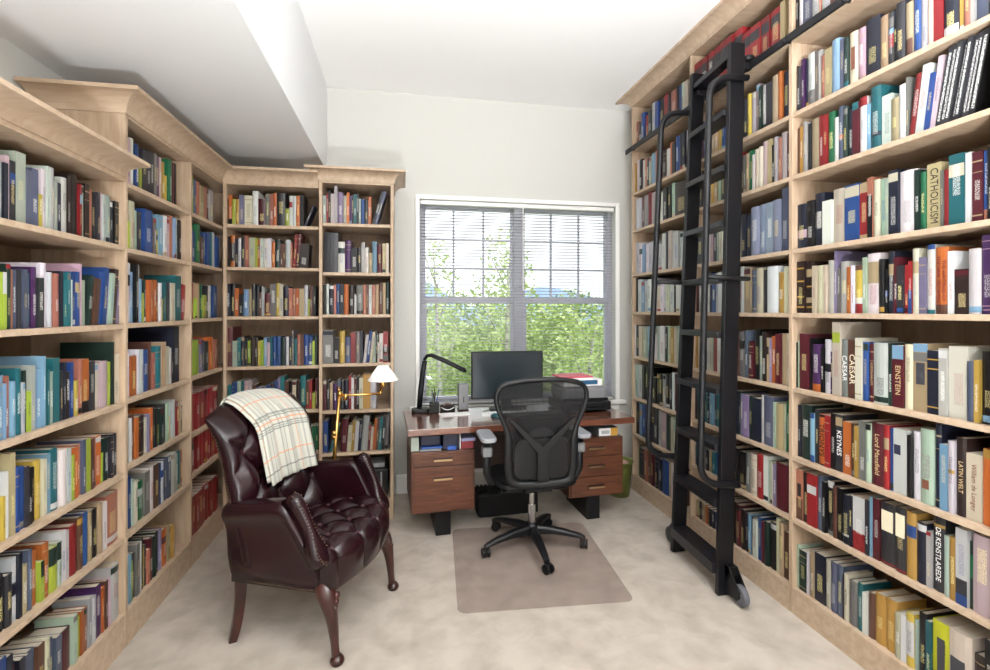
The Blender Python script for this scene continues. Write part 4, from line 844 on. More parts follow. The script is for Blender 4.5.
def throw_path(y, off):
    """from low behind the back, over the top rail and down the front"""
    sv = lambda t: max(-1., min(1., y/back_hw(t))); P = []
    for k in range(12):
        t = .66+.34*k/11; x, _, z = back_mid(sv(t), t); Tk, e = back_T(min(.8,max(-.8,sv(t))), t); P.append((x-Tk*.8, z))
    for k in range(1, 26):
        t = 1-.56*k/25; x, _, z = back_mid(sv(t), t); Tk, e = back_T(min(.8,max(-.8,sv(t))), t); P.append((x+Tk+.030*min(1,(1-t)*5)*e, z))
    out = []
    for i, (x, z) in enumerate(P):
        a, b = P[max(0,i-2)], P[min(len(P)-1,i+2)]; tx, tz = b[0]-a[0], b[1]-a[1]; l = sqrt(tx*tx+tz*tz)+1e-9
        out.append(Vector((x-tz/l*(off+.006), y, z+tx/l*(off+.006))))
    return out
def resample(pts, n, L0, L1):
    cum = [0.]
    for i in range(1, len(pts)): cum.append(cum[-1]+(pts[i]-pts[i-1]).length)
    out = []
    for k in range(n+1):
        d = L0+(min(L1, cum[-1])-L0)*k/n
        for i in range(1, len(pts)):
            if d <= cum[i]+1e-9: out.append(pts[i-1].lerp(pts[i], (d-cum[i-1])/max(1e-6, cum[i]-cum[i-1]))); break
    return out, cum[-1]
th = thing('throw_blanket', 'folded cream plaid throw draped over the top of the leather armchair back', 'blanket', AC.location, AC.rotation_euler.z)
def throw_layer(y0, y1, off, drop, name, uo):
    bm = bmesh.new(); ul = bm.loops.layers.uv.new('uv'); NX, NY = 26, 60; g = []
    for i in range(NX+1):
        y = y0+(y1-y0)*i/NX
        p, tot = resample(throw_path(y, off), NY, .06, 10)
        wv = .005*sin(i*.55)+.004*sin(i*1.3+1)
        row = []
        for k, q in enumerate(p):
            f = k/NY
            row.append(bm.verts.new((q.x+wv*(1 if f > .5 else .4), q.y, q.z-.0)))
        g.append(row)
    n_keep = int(NY*drop)
    for i in range(NX):
        for k in range(n_keep):
            f = bm.faces.new((g[i][k],g[i+1][k],g[i+1][k+1],g[i][k+1]))
            for lp_, (a, c) in zip(f.loops, ((i,k),(i+1,k),(i+1,k+1),(i,k+1))): lp_[ul].uv = (a/NX*(y1-y0)+uo, (1-c/NY)*.86+.02)
    o = obj(name, bm, PLAID, th, smooth=True)
    md = o.modifiers.new('s', 'SOLIDIFY'); md.thickness = .007; md.offset = 1
    return o
throw_layer(-.160, .200, .004, .97, 'under_fold', .1)
throw_layer(-.140, .207, .014, 1.0, 'top_fold', .02)
# ------------------------------------------------------------------ chair mat
MATM, nt, b = new_mat('clear_vinyl')
b.inputs['Base Color'].default_value = lin((196,186,182)); b.inputs['Roughness'].default_value = .28; b.inputs['Specular IOR Level'].default_value = .5
tr = nt.nodes.new('ShaderNodeBsdfTransparent'); tr.inputs['Color'].default_value = (.90,.87,.86,1)
mx = nt.nodes.new('ShaderNodeMixShader'); mx.inputs['Fac'].default_value = .12
nt.links.new(tr.outputs[0], mx.inputs[1]); nt.links.new(b.outputs[0], mx.inputs[2]); nt.links.new(mx.outputs[0], nt.nodes['Material Output'].inputs['Surface'])
def rrect(x0, x1, y0, y1, r, n=6):
    P = []
    for cx_, cy_, a0 in ((x1-r,y1-r,0),(x0+r,y1-r,90),(x0+r,y0+r,180),(x1-r,y0+r,270)):
        for k in range(n+1):
            a = radians(a0+90*k/n); P.append((cx_+r*cos(a), cy_+r*sin(a)))
    return P
bm = bmesh.new(); prism(bm, rrect(-.455,.455,-.472,.47,.045), 'z', 0, .003)
cm = obj('chair_mat', bm, MATM, bevel=.001, loc=(.757,2.855,.0015), rot=(0,0,radians(-4)))
tag(cm, 'clear plastic floor mat lying on the carpet under the office chair', 'mat')
# ------------------------------------------------------------------ office chair (seen from behind)
OC = thing('office_chair', 'black mesh-backed swivel chair on casters standing at the desk', 'office chair', (.808,3.02,.0047))
bm = bmesh.new(); lathe(bm, [(.03,.075),(.042,.08),(.046,.12),(.036,.15),(.03,.155)], 20)
hubo = obj('base_hub', bm, DARKG, OC, smooth=True)
for k in range(5):
    a = radians(-90+72*k); R = Matrix.Rotation(a, 4, 'Z'); bm = bmesh.new()
    secs = []
    for (r, z, hwid, hh) in ((.035,.112,.026,.026),(.12,.112,.025,.020),(.22,.100,.022,.016),(.30,.084,.019,.012),(.335,.070,.017,.012)):
        secs.append([bm.verts.new(R @ Vector((r, sy*hwid*w_, z+sz*hh))) for sy, sz, w_ in ((-1,-1,1),(1,-1,1),(1,.4,1),(.6,1,1),(-.6,1,1),(-1,.4,1))])
    for i in range(len(secs)-1):
        for j in range(6): bm.faces.new((secs[i][j],secs[i][(j+1)%6],secs[i+1][(j+1)%6],secs[i+1][j]))
    bm.faces.new(secs[0]); bm.faces.new(secs[-1][::-1])
    obj('base_leg', bm, DARKG, OC, bevel=.003)
    bm = bmesh.new(); c = R @ Vector((.325,0,0)); sw = Matrix.Translation(c) @ Matrix.Rotation(a+.5+k, 4, 'Z')
    for sy in (-1, 1):
        n = 18; A = [bm.verts.new(sw @ Vector((.028*cos(2*pi*i/n)+.012, sy*.008, .029+.028*sin(2*pi*i/n)))) for i in range(n)]
        D = [bm.verts.new(sw @ Vector((.028*cos(2*pi*i/n)+.012, sy*.024, .029+.028*sin(2*pi*i/n)))) for i in range(n)]
        bm.faces.new(A); bm.faces.new(D[::-1])
        for i in range(n): bm.faces.new((A[i],A[(i+1)%n],D[(i+1)%n],D[i]))
    box(bm, -.014, .022, -.007, .007, .03, .068, sw)
    obj('caster', bm, BLACKP, OC, bevel=.002)
bm = bmesh.new(); lathe(bm, [(.024,.15),(.024,.27)], 20); lathe(bm, [(.0165,.27),(.0165,.40)], 20)
obj('gas_column', bm, CHROME, OC, smooth=False)
bm = bmesh.new(); box(bm, -.085,.085,-.16,.12,.395,.43); box(bm, -.17,-.085,-.02,.02,.39,.415); box(bm, .085,.17,-.02,.02,.39,.415); box(bm,-.2,-.08,-.10,-.085,.385,.397); tube(bm, [(.085,-.08,.39),(.20,-.09,.385)], .008, 8)
obj('tilt_mechanism', bm, BLACKP, OC, bevel=.01)
MESHM, nt, b = new_mat('pellicle_mesh')
b.inputs['Base Color'].default_value = lin((15,15,18)); b.inputs['Roughness'].default_value = .6; b.inputs['Specular IOR Level'].default_value = .3
tr = nt.nodes.new('ShaderNodeBsdfTransparent'); mx = nt.nodes.new('ShaderNodeMixShader')
tc = nt.nodes.new('ShaderNodeTexCoord')
wv = nt.nodes.new('ShaderNodeTexWave'); wv.wave_type = 'BANDS'; wv.bands_direction = 'X'; wv.inputs['Scale'].default_value = 42; wv.inputs['Distortion'].default_value = .6; wv.inputs['Detail'].default_value = 1
nt.links.new(tc.outputs['Object'], wv.inputs['Vector'])
mr = nt.nodes.new('ShaderNodeMapRange'); mr.inputs['To Min'].default_value = .68; mr.inputs['To Max'].default_value = .95
nt.links.new(wv.outputs['Fac'], mr.inputs['Value']); nt.links.new(mr.outputs['Result'], mx.inputs['Fac'])
nt.links.new(tr.outputs[0], mx.inputs[1]); nt.links.new(b.outputs[0], mx.inputs[2]); nt.links.new(mx.outputs[0], nt.nodes['Material Output'].inputs['Surface'])
half = [(0,1.095),(.10,1.092),(.19,1.082),(.245,1.068),(.277,1.040),(.288,1.0),(.282,.955),(.262,.90),(.235,.845),(.214,.795),(.206,.74),(.208,.66),(.207,.57),(.200,.51),(.185,.478),(.155,.462),(.08,.457),(0,.455)]
half = [(x, z-.0047) for x, z in half]
def byy(x, z): return -.235-.055*max(0,(z-.75))*1.0+.12*max(0,.75-z)**1.5 - .16*x*x*-1.0
outl = half + [(-x, z) for x, z in half[-2:0:-1]]
bk = thing.__call__ if False else None
def frame_tube(pts, r, name, mat_, par, flat=None):
    bm = bmesh.new(); n = 10; N = len(pts); rings = []
    for i, p in enumerate(pts):
        t = (pts[(i+1)%N]-pts[i-1]).normalized(); a = t.cross(Vector((0,1,0))).normalized(); c = Vector((0,1,0))
        rr = r[i] if isinstance(r, list) else r
        rings.append([bm.verts.new(p + a*cos(2*pi*k/n)*rr + c*sin(2*pi*k/n)*.015) for k in range(n)])
    for i in range(N):
        for k in range(n): bm.faces.new((rings[i][k],rings[i][(k+1)%n],rings[(i+1)%N][(k+1)%n],rings[(i+1)%N][k]))
    return obj(name, bm, mat_, par, smooth=True, subd=1)
fo = frame_tube([Vector((x*.965, byy(x,z), z if z > .6 else z+.01)) for x, z in outl], [.016 if z > .78 else .026 for x, z in outl], 'backrest_frame', DARKG, OC)
# mesh panel inside the frame
bm = bmesh.new(); rows = []
for k in range(41):
    z = .46+(1.08-.46)*k/40
    hwid = 0
    for i in range(len(half)-1):
        (xa, za), (xb, zb_) = half[i], half[i+1]
        if zb_ <= z <= za and za > zb_: hwid = max(hwid, xa+(xb-xa)*(za-z)/(za-zb_))
    hwid = max(.1, hwid*.95)
    rows.append([bm.verts.new((hwid*(-1+2*i/16), byy(hwid*(-1+2*i/16), z)+.02*(1-(-1+2*i/16)**2), z)) for i in range(17)])
for k in range(40):
    for i in range(16): bm.faces.new((rows[k][i],rows[k][i+1],rows[k+1][i+1],rows[k+1][i]))
obj('mesh_back', bm, MESHM, OC, smooth=True)
# lumbar carrier, Y-shaped yoke and spine seen behind the mesh
bm = bmesh.new()
def slab(bm, pts, y0, y1): prism(bm, pts, 'y', y0, y1)
slab(bm, [(-.205,.86),(-.035,.665),(-.035,.50),(.035,.50),(.035,.665),(.205,.86),(.18,.86),(0,.70),(-.18,.86)], -.262, -.247)
obj('back_yoke', bm, BLACKP, OC, bevel=.003)
bm = bmesh.new(); prism(bm, rrect(-.165,.165,.50,.735,.05), 'y', -.222, -.210); obj('lumbar_pad', bm, BLACKP, OC, bevel=.004)
bm = bmesh.new(); prism(bm, rrect(-.15,.15,.745,.86,.03), 'y', -.218, -.210); obj('lumbar_pad', bm, BLACKP, OC, bevel=.004)
bm = bmesh.new(); tube(bm, [(0,-.20,.50),(0,-.16,.44),(0,-.10,.41)], .03, 10); obj('back_support', bm, DARKG, OC, smooth=True)
# seat
bm = bmesh.new(); prism(bm, rrect(-.25,.25,-.20,.25,.09), 'z', .432, .455)
st = obj('seat', bm, BLACKP, OC, bevel=.01)
bm = bmesh.new(); prism(bm, rrect(-.225,.225,-.175,.225,.08), 'z', .4555, .468); obj('seat_cushion', bm, MESHM if False else DARKG, st, bevel=.006)
PADM = mat('armrest_pad', (150,152,158), .25, spec=.6)  # base colour raised to carry the pads' bright window reflection
for sg in (-1, 1):
    bm = bmesh.new()
    tube(bm, [(sg*.20,-.02,.43),(sg*.275,-.04,.44),(sg*.298,-.05,.50),(sg*.298,-.05,.70)], .019, 10, flat=(1,1.3))
    ar = obj('armrest', bm, DARKG, OC, smooth=True)
    bm = bmesh.new(); prism(bm, rrect(sg*.298-.048, sg*.298+.048, -.16,.10,.04), 'z', .705, .733)
    obj('armrest_pad', bm, PADM, ar, bevel=.009, seg=3)
    bm = bmesh.new(); box(bm, sg*.298-.03, sg*.298+.03, -.085,-.015,.60,.66); obj('height_collar', bm, GREYP, ar, bevel=.01)
# ------------------------------------------------------------------ desk
D = thing('desk', 'walnut writing desk with a floating top over two drawer pedestals under the window', 'desk', (.81,3.5,0), radians(3))
obj('desktop', B(-.79,.79,-.31,.29,.70,.742), WALNUT_TOP, D, bevel=.003)
obj('back_panel', B(-.33,.30,.20,.22,.30,.6995), WALNUT_D, D)
for x in (-.56, .53): obj('support_block', B(x-.10,x+.10,.02,.20,.58,.6995), BLACKP, D)
def pedestal(x0, x1, z0, z1, splits, dz):
    p = obj('pedestal', B(x0,x1,-.255,.21,z0,z1), WALNUT, D, bevel=.002)
    zs = [z0+.012]+splits+[z1-.012]
    for i in range(len(zs)-1):
        f = obj('drawer', B(x0+.014,x1-.014,-.268,-.2555,zs[i]+.003,zs[i+1]-.003), WALNUT, p, bevel=.002)
        xm = (x0+x1)/2-.005; zh = dz[i]
        bm = bmesh.new(); box(bm, xm-.062, xm+.062, -.274, -.2682, zh-.012, zh+.012); obj('pull_recess', bm, WALNUT_D, f)
        bm = bmesh.new(); box(bm, xm-.06, xm+.06, -.286, -.2785, zh-.007, zh+.005)
        box(bm, xm-.058, xm-.05, -.2785, -.2743, zh-.005, zh+.003); box(bm, xm+.05, xm+.058, -.2785, -.2743, zh-.005, zh+.003)
        obj('drawer_pull', bm, NICKEL, f)
    return p
pedestal(-.765,-.352,.185,.578,[.487],[.405,.528])
pedestal(.315,.727,.19,.60,[.335,.475],[.262,.405,.532])
for x in (-.60, .48): obj('foot', B(x,x+.10,-.19,.20,0,.184 if x < 0 else .189), BLACKW, D, bevel=.003)
def dl(x, y): # desk-local to world
    a = radians(3); return (.81+x*cos(a)-y*sin(a), 3.5+x*sin(a)+y*cos(a))
TZ = .7425
def put(name, label, cat, x, y, z, rz=0, group=None): return thing(name, label, cat, (x,y,z), rz, group)
# monitor
mo = put('monitor', 'dark flat computer monitor standing on the desk before the window', 'monitor', .785, 3.64, TZ, radians(-2))
obj('screen_housing', B(-.275,.275,0,.035,.085,.445), BLACKP, mo, bevel=.006)
SCR = mat('monitor_screen', (34,44,50), .22, spec=.5)
obj('screen', B(-.262,.262,-.0015,.0,.10,.432), SCR, mo)
obj('neck', B(-.04,.04,.04,.065,.008,.25), BLACKP, mo, bevel=.004)
bm = bmesh.new(); prism(bm, rrect(-.13,.13,-.06,.13,.05), 'z', 0, .008); obj('stand_base', bm, BLACKP, mo, bevel=.002)
# desk lamp
la = put('desk_lamp', 'black bent-arm desk lamp at the left end of the desk', 'lamp', .125, 3.69, TZ)
bm = bmesh.new(); prism(bm, rrect(-.055,.075,-.05,.05,.03), 'z', 0, .028); obj('base', bm, BLACKM, la, bevel=.006)
bm = bmesh.new(); M_ = []
path = [(0,0,.02),(.012,0,.16),(.028,0,.30),(.042,0,.38)]
tube(bm, path, [.020,.020,.019,.018], 8, flat=(.7,1.0)); obj('stem', bm, BLACKM, la, smooth=True)
bm = bmesh.new(); tube(bm, [(.036,0,.385),(.06,0,.418),(.09,-.01,.422),(.2,-.03,.375),(.33,-.05,.31),(.345,-.052,.298)], [.014,.016,.017,.019,.018,.009], 10, flat=(1.4,.9)); obj('light_head', bm, BLACKM, la, smooth=True)
# pen cup with pens
pc = put('pen_cup', 'black mesh pen holder stuffed with pens beside the desk lamp', 'pen cup', .235, 3.66, TZ)
bm = bmesh.new(); box(bm,-.035,.035,-.035,.035,0,.075); obj('cup', bm, BLACKP, pc, bevel=.004)
for k in range(7):
    p = bpy.data.objects.new('pen', None); 
    bm = bmesh.new(); x, y = random.uniform(-.022,.022), random.uniform(-.022,.022)
    tube(bm, [(0,0,0),(random.uniform(-.02,.02),random.uniform(-.02,.02),.075+random.uniform(-.01,.03))], .0035, 6)
    pn = obj('pen', bm, [BLACKP,GREYP,mat('pen_blue',(40,70,130),.4),mat('pen_green',(60,110,80),.4),GREYP,BLACKP,MAHOG][k], None, loc=(.235+x, 3.66+y, TZ+.0755))
    tag(pn, 'thin pen standing in the black pen holder on the desk', 'pen', 'pens in the pen holder')
tpd = put('desk_tidy', 'small black desk box with a brown top between pen holder and grey speaker', 'desk box', .335, 3.70, TZ)
obj('box_body', B(-.055,.055,-.04,.04,0,.038), BLACKP, tpd, bevel=.004)
bm = bmesh.new(); prism(bm, [(-.04,.038),(.04,.038),(.045,.055),(.0,.07),(-.045,.055)], 'y', -.03, .03); obj('brown_roll', bm, MAHOG, tpd, bevel=.006)
bm = bmesh.new(); tube(bm, [(-.05+.1*k/10, -.0435, .036-.02*sin(pi*k/10)) for k in range(11)], .003, 6); obj('white_strap', bm, WHITEP, tpd)
sp = put('speaker', 'tall narrow grey speaker standing on the desk left of the monitor', 'speaker', .455, 3.72, TZ, radians(4))
obj('cabinet', B(-.037,.037,-.03,.03,.006,.20), GREYP, sp, bevel=.004); obj('speaker_base', B(-.039,.039,-.033,.033,0,.0058), BLACKP, sp)
bm = bmesh.new(); tube(bm, [(0,-.031,.06),(0,-.031,.105)], .004, 8); obj('badge', bm, DARKG, sp)
kb = put('paper_sheet', 'white sheet lying on the desk in front of the grey speaker', 'paper', .375, 3.56, TZ+.0005, radians(6))
obj('sheet', B(-.11,.11,-.06,.05,0,.004), WHITEP, kb)
mp_ = put('papers', 'spread white papers on the desk in front of the monitor', 'papers', .72, 3.515, TZ+.0003, radians(-8))
obj('sheet', B(-.15,.15,-.09,.05,0,.003), WHITEP, mp_); 
o_ = obj('sheet', B(-.1,.2,-.02,.07,.0035,.006), WHITEP, mp_, rot=(0,0,.2))
ms = put('mouse', 'dark teal computer mouse near the front edge of the desk', 'mouse', .65, 3.42, TZ, radians(20))
bm = bmesh.new(); sphere(bm, (0,0,.0), .03, 14, 8, (1,1.7,.9)); bmesh.ops.bisect_plane(bm, geom=bm.verts[:]+bm.edges[:]+bm.faces[:], plane_co=(0,0,0.0005), plane_no=(0,0,-1), clear_outer=True); bmesh.ops.holes_fill(bm, edges=bm.edges)
obj('shell', bm, mat('teal_plastic',(44,86,96),.3), ms, smooth=True)
bm = bmesh.new(); tube(bm, bez((.59,3.62,TZ+.004),(.63,3.60,TZ+.005),(.66,3.66,TZ+.018),(.70,3.62,TZ+.006)), .003, 6)
tag(obj('cable', bm, BLACKP, smooth=True), 'thin black cable curling on the desk left of the office chair', 'cable')
ky = put('keyboard', 'black keyboard on the desk seen through the chair back', 'keyboard', .93, 3.41, TZ, radians(3))
obj('keyboard_body', B(-.22,.22,-.06,.06,.001,.016), BLACKP, ky, bevel=.004)
bm = bmesh.new()
for r in range(5):
    for k in range(15): box(bm, -.21+k*.028, -.186+k*.028, -.052+r*.0205, -.035+r*.0205, .0163, .021)
obj('keys', bm, DARKG, ky)
# printer and the papers on it
pr_ = put('printer', 'grey and black desktop printer at the right end of the desk', 'printer', 1.345, 3.62, TZ, radians(2))
obj('base_unit', B(-.20,.20,-.15,.15,.006,.075), BLACKP, pr_, bevel=.012)
obj('paper_tray', B(-.15,.15,-.19,-.1505,.02,.03), BLACKP, pr_)
obj('body', B(-.185,.175,-.14,.14,.0755,.185), GREYP, pr_, bevel=.03, seg=3)
obj('vent_band', B(-.186,.1755,-.143,-.1405,.08,.1), DARKG, pr_)
PZ = TZ+.186
REDB = mat('red_cover', (206,92,104), .5); BLUEB = mat('blue_label', (42,92,128), .5)
x_ = put('box', 'white box with a blue label on top of the printer', 'box', 1.335, 3.60, PZ, radians(3)); obj('carton', B(-.165,.15,-.10,.12,.0,.05), WHITEP, x_, bevel=.004); obj('label_panel', B(-.06,.11,-.1012,-.1003,.012,.044), BLUEB, x_)
x_ = put('book', 'white and red paperback lying on top of the box on the printer', 'book', 1.295, 3.60, PZ+.0508, radians(5)); obj('cover', B(-.14,.12,-.09,.1,.010,.022), REDB, x_, bevel=.002); obj('page_block', B(-.137,.117,-.088,.098,.0,.0098), WHITEP, x_)
# on the pedestals, under the floating top
def flat(name, label, cat, x, y, z, sx_, sy_, sz_, m, rz=0, group=None, bev=.003):
    wx, wy = dl(x, y); o = obj(name, B(-sx_/2,sx_/2,-sy_/2,sy_/2,0,sz_), m, None, bevel=bev, loc=(wx,wy,z), rot=(0,0,radians(3)+rz)); return tag(o, label, cat, group)
LZ = .5788
DNB = mat('dark_navy_cloth', (38,40,62), .5); PALEB = mat('pale_folder', (176,186,176), .6); REDC = mat('dark_red_card', (138,50,54), .6); LAVC = mat('lavender_card', (150,152,190), .4)
flat('folder', 'pale grey-green folder at the left end under the desktop', 'folder', -.74, -.12, LZ, .05, .2, .09, PALEB)
flat('case', 'shiny dark case under the desktop near its left end', 'case', -.64, -.14, LZ+.033, .13, .18, .07, DNB, bev=.01)
flat('magazine', 'flat grey magazine under the shiny dark case', 'magazine', -.64, -.13, LZ, .14, .22, .015, GREYP)
flat('magazine', 'flat blue magazine lying on top of the grey one', 'magazine', -.63, -.13, LZ+.0155, .14, .22, .012, pmat('B'))
flat('box', 'navy box standing upright under the desktop', 'box', -.505, -.12, LZ, .10, .2, .11, DNB)
flat('envelope', 'bright blue envelope in front of the navy box under the desktop', 'envelope', -.50, -.235, LZ, .06, .02, .028, pmat('B'))
flat('tray', 'thin white upright divider beside the red box under the desktop', 'divider', -.445, -.14, LZ, .005, .2, .108, WHITEP, bev=0)
flat('box', 'dark red flat box under the desktop on the left pedestal', 'box', -.395, -.15, LZ, .085, .16, .05, REDC)
flat('notebook', 'lavender notebook lying on the dark red box', 'notebook', -.39, -.15, LZ+.051, .095, .18, .022, LAVC)
wx, wy = dl(.62, -.13)
gb = put('box', 'grey carton with white and orange end on the right pedestal', 'box', wx, wy, .6008, radians(3))
obj('carton', B(-.075,.075,-.11,.16,0,.062), mat('grey_carton',(98,100,104),.6), gb, bevel=.002)
obj('white_panel', B(-.07,.02,-.1115,-.1104,.006,.058), WHITEP, gb); obj('orange_panel', B(.022,.074,-.1115,-.1104,.004,.06), pmat('u'), gb)
bm = bmesh.new()
for k in range(9): box(bm, -.05+.007*k, -.05+.007*k+.003, -.1122, -.1117, .018, .042)
obj('barcode_print', bm, DARKG, gb)
flat('paper_sheet', 'white sheets lying on the right pedestal beside the grey carton', 'paper', .66, -.05, .6008-.0002, .002, .002, .001, WHITEP) if False else None
# footrest
fr_ = put('footrest', 'black ridged box on the floor under the desk behind the chair', 'footrest', .765, 3.60, 0, radians(3))
bm = bmesh.new(); box(bm,-.23,.22,-.10,.09,.004,.17); obj('body', bm, BLACKP, fr_, bevel=.012)
bm = bmesh.new()
for k in range(14): box(bm, -.215+k*.031, -.198+k*.031, -.09, .08, .1705, .182)
obj('ridged_top', bm, DARKG, fr_, bevel=.003)
# wastebasket
wb = put('wastebasket', 'olive green plastic wastebasket behind the right end of the desk', 'wastebasket', 1.735, 3.74, 0)
bm = bmesh.new(); lathe(bm, [(.078,.002),(.104,.265),(.112,.275),(.114,.283),(.108,.284),(.100,.27),(.074,.006)], 28)
obj('bin', bm, GREENB, wb, smooth=True)
bm = bmesh.new(); sphere(bm, (.02,-.03,.26), .045, 10, 8, (1,1,.7)); obj_ = obj('crumpled_paper', bm, mat('pale_waste',(206,160,150),.8), None, smooth=True, loc=(1.735,3.74,0)); tag(obj_, 'crumpled pale paper inside the green wastebasket', 'paper')
# ------------------------------------------------------------------ brass floor lamp behind the armchair
fl = put('floor_lamp', 'brass swing-arm floor lamp with white pleated shade behind the armchair', 'lamp', -.425, 3.27, 0)
bm = bmesh.new(); lathe(bm, [(.12,.002),(.12,.014),(.10,.022),(.03,.03),(.018,.05)], 28); obj('base', bm, BRASS, fl, smooth=True)
bm = bmesh.new(); tube(bm, [(0,0,.03),(.0,0,.55),(.032,0,.955)], [.013,.012,.011], 12)
tube(bm, [(.0,0,.70),(.002,0,.73)], .018, 12); sphere(bm, (.034,0,.965), .018, 12, 8); sphere(bm, (.0,0,.69), .016, 10, 8); sphere(bm, (.03,0,.99), .010, 8, 6)
obj('pole', bm, BRASS, fl, smooth=True)
bm = bmesh.new(); tube(bm, [(.034,0,.955),(.07,-.005,.955),(.29,-.04,.965)], .0075, 10); tube(bm, [(.07,-.005,.925),(.07,-.005,.965)], .013, 12); tube(bm, [(.29,-.04,.955),(.29,-.04,.985)], .011, 12); tube(bm, [(.29,-.04,.975),(.305,-.042,1.02),(.305,-.042,1.06)], .010, 10)
obj('swing_arm', bm, BRASS, fl, smooth=True)
bm = bmesh.new(); lathe(bm, [(.017,1.01),(.02,1.02),(.02,1.07),(.012,1.085)], 16, (.305,-.042,0)); obj('socket', bm, BRASS, fl, smooth=True)
bm = bmesh.new(); n = 40
A = []
for r, z in ((.095,1.052),(.028,1.145)):
    A.append([bm.verts.new((.305+(r+(.0035 if k%2 else 0))*cos(2*pi*k/n), -.042+(r+(.0035 if k%2 else 0))*sin(2*pi*k/n), z)) for k in range(n)])
for k in range(n): bm.faces.new((A[0][k],A[0][(k+1)%n],A[1][(k+1)%n],A[1][k]))
so_ = obj('lamp_shade', bm, SHADE, fl); md = so_.modifiers.new('s','SOLIDIFY'); md.thickness = .002
# ------------------------------------------------------------------ dark things on the lowest shelf beside the window
def shelf_box(name, label, cat, x, y, sx_, sy_, sz_, m, z=.1505, rz=0):
    o = obj(name, B(-sx_/2,sx_/2,-sy_/2,sy_/2,0,sz_), m, None, bevel=.006, loc=(x,y,z), rot=(0,0,rz)); return tag(o, label, cat)
shelf_box('box', 'dark grey box left of the black electronics case, lowest shelf beside window', 'box', -.30, 3.76, .12, .2, .25, DARKG)
eq = put('equipment_case', 'black electronics case on the lowest shelf of the bookcase beside the window', 'case', -.165, 3.77, .1505)
obj('body', B(-.065,.065,-.12,.12,0,.20), BLACKP, eq, bevel=.01)
bm = bmesh.new(); tube(bm, [(.018,-.122,.05),(.018,-.127,.06),(.018,-.127,.17),(.018,-.122,.18)], .006, 8); obj('handle', bm, GREYP, eq)
for k in range(2):
    bm = bmesh.new(); lathe(bm, [(.008,0),(.008,.004)], 12); obj('dial', bm, CHROME, eq, loc=(-.03,-.121,.07+.06*k), rot=(pi/2,0,0))
shelf_box('box', 'small grey box lying on top of the black electronics case', 'box', -.175, 3.76, .1, .16, .035, GREYP, z=.351)
# ------------------------------------------------------------------ outside
LEAF = mat('leaf', (150,176,88), .6, rgb2=(190,206,128), scale=3.0)
LEAF2 = mat('leaf_deep', (130,160,84), .6, rgb2=(168,188,110), scale=3.0)
BIRCH = mat('birch_bark', (206,202,190), .8, rgb2=(110,104,96), scale=6, stretch=(1,1,4))
def leaf_obj(name, parent, c, rad, n, size, m, seed):
    r = random.Random(seed); vs = []; fs = []
    for i in range(n):
        while True:
            p = Vector((r.uniform(-1,1), r.uniform(-1,1), r.uniform(-1,1)))
            if .25 < p.length < 1: break
        p = Vector((c[0]+p.x*rad[0], c[1]+p.y*rad[1], c[2]+p.z*rad[2])); s = size*r.uniform(.6,1.3)
        R = Euler((r.uniform(-.9,.9), r.uniform(-.9,.9), r.uniform(0,6.3))).to_matrix()
        k = len(vs)
        for q in ((-1,0,0),(0,-.5,.1),(1,0,0),(0,.5,.1)): vs.append(p + R @ Vector(q)*s)
        fs.append((k,k+1,k+2,k+3))
    me = bpy.data.meshes.new(name); me.from_pydata([tuple(v) for v in vs], [], fs); me.materials.append(m)
    return link(bpy.data.objects.new(name, me), parent)
bm = bmesh.new()
GX = [-30+k*4 for k in range(26)]; GY = [4.4,6,8,11,15,20,26,34,44,60]
G = [[bm.verts.new((x, y, -3.2+.24*(y-4.4)**.6+.25*sin(x*.4+y*.2))) for x in GX] for y in GY]
for j in range(len(GY)-1):
    for i in range(len(GX)-1): bm.faces.new((G[j][i],G[j][i+1],G[j+1][i+1],G[j+1][i]))
struct('hillside_ground', bm, mat('meadow', (112,146,62), .9, rgb2=(146,168,84), scale=1.5))
bm = bmesh.new(); n = 40
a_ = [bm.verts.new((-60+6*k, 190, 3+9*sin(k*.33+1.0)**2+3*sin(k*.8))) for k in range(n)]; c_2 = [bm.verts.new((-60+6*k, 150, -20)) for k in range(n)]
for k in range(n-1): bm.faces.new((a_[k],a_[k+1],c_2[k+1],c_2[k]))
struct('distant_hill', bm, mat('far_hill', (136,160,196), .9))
def tree(label, x, y, z0, ztop, rx, n, size, m, seed, trunks=1, lean=.1):
    t = thing('tree', label, 'tree', (x,y,z0), 0, None); h = ztop-z0
    for k in range(trunks):
        r = random.Random(seed*7+k); bm = bmesh.new(); dx = (k-(trunks-1)/2)*.35
        tube(bm, [(dx*.4,-.1*k,0),(dx*.6+r.uniform(-.08,.08),0,h*.4),(dx+r.uniform(-lean,lean),0,h*.72),(dx*1.3+r.uniform(-lean,lean)*2,0,h*.95)], [.055,.045,.03,.01], 7); obj('trunk', bm, BIRCH, t, smooth=True)
        for q in range(5):
            zz = h*(.35+.11*q); bm = bmesh.new(); sgn = 1 if q%2 else -1
            tube(bm, [(dx*.8,0,zz),(dx*.8+sgn*rx*.35,r.uniform(-.2,.2),zz+.5),(dx*.8+sgn*rx*.6,r.uniform(-.3,.3),zz+1.1)], [.018,.012,.005], 5); obj('branch', bm, BIRCH, t, smooth=True)
    leaf_obj('foliage', t, (0,0,h*.66), (rx,rx*.8,h*.36), n, size, m, seed)
    return t
tree('tall birch with thin white trunk seen through the left lower window pane', .55, 9.5, -2.3, 3.0, .62, 900, .065, LEAF, 3, 2)
tree('slender tree rising beside the centre mullion of the window', 2.0, 9.5, -2.3, 3.1, .75, 950, .065, LEAF, 5, 1)
tree('leafy tree with bright crown just right of the centre mullion', 2.9, 13.5, -1.8, 3.5, .85, 800, .075, LEAF, 8, 1)
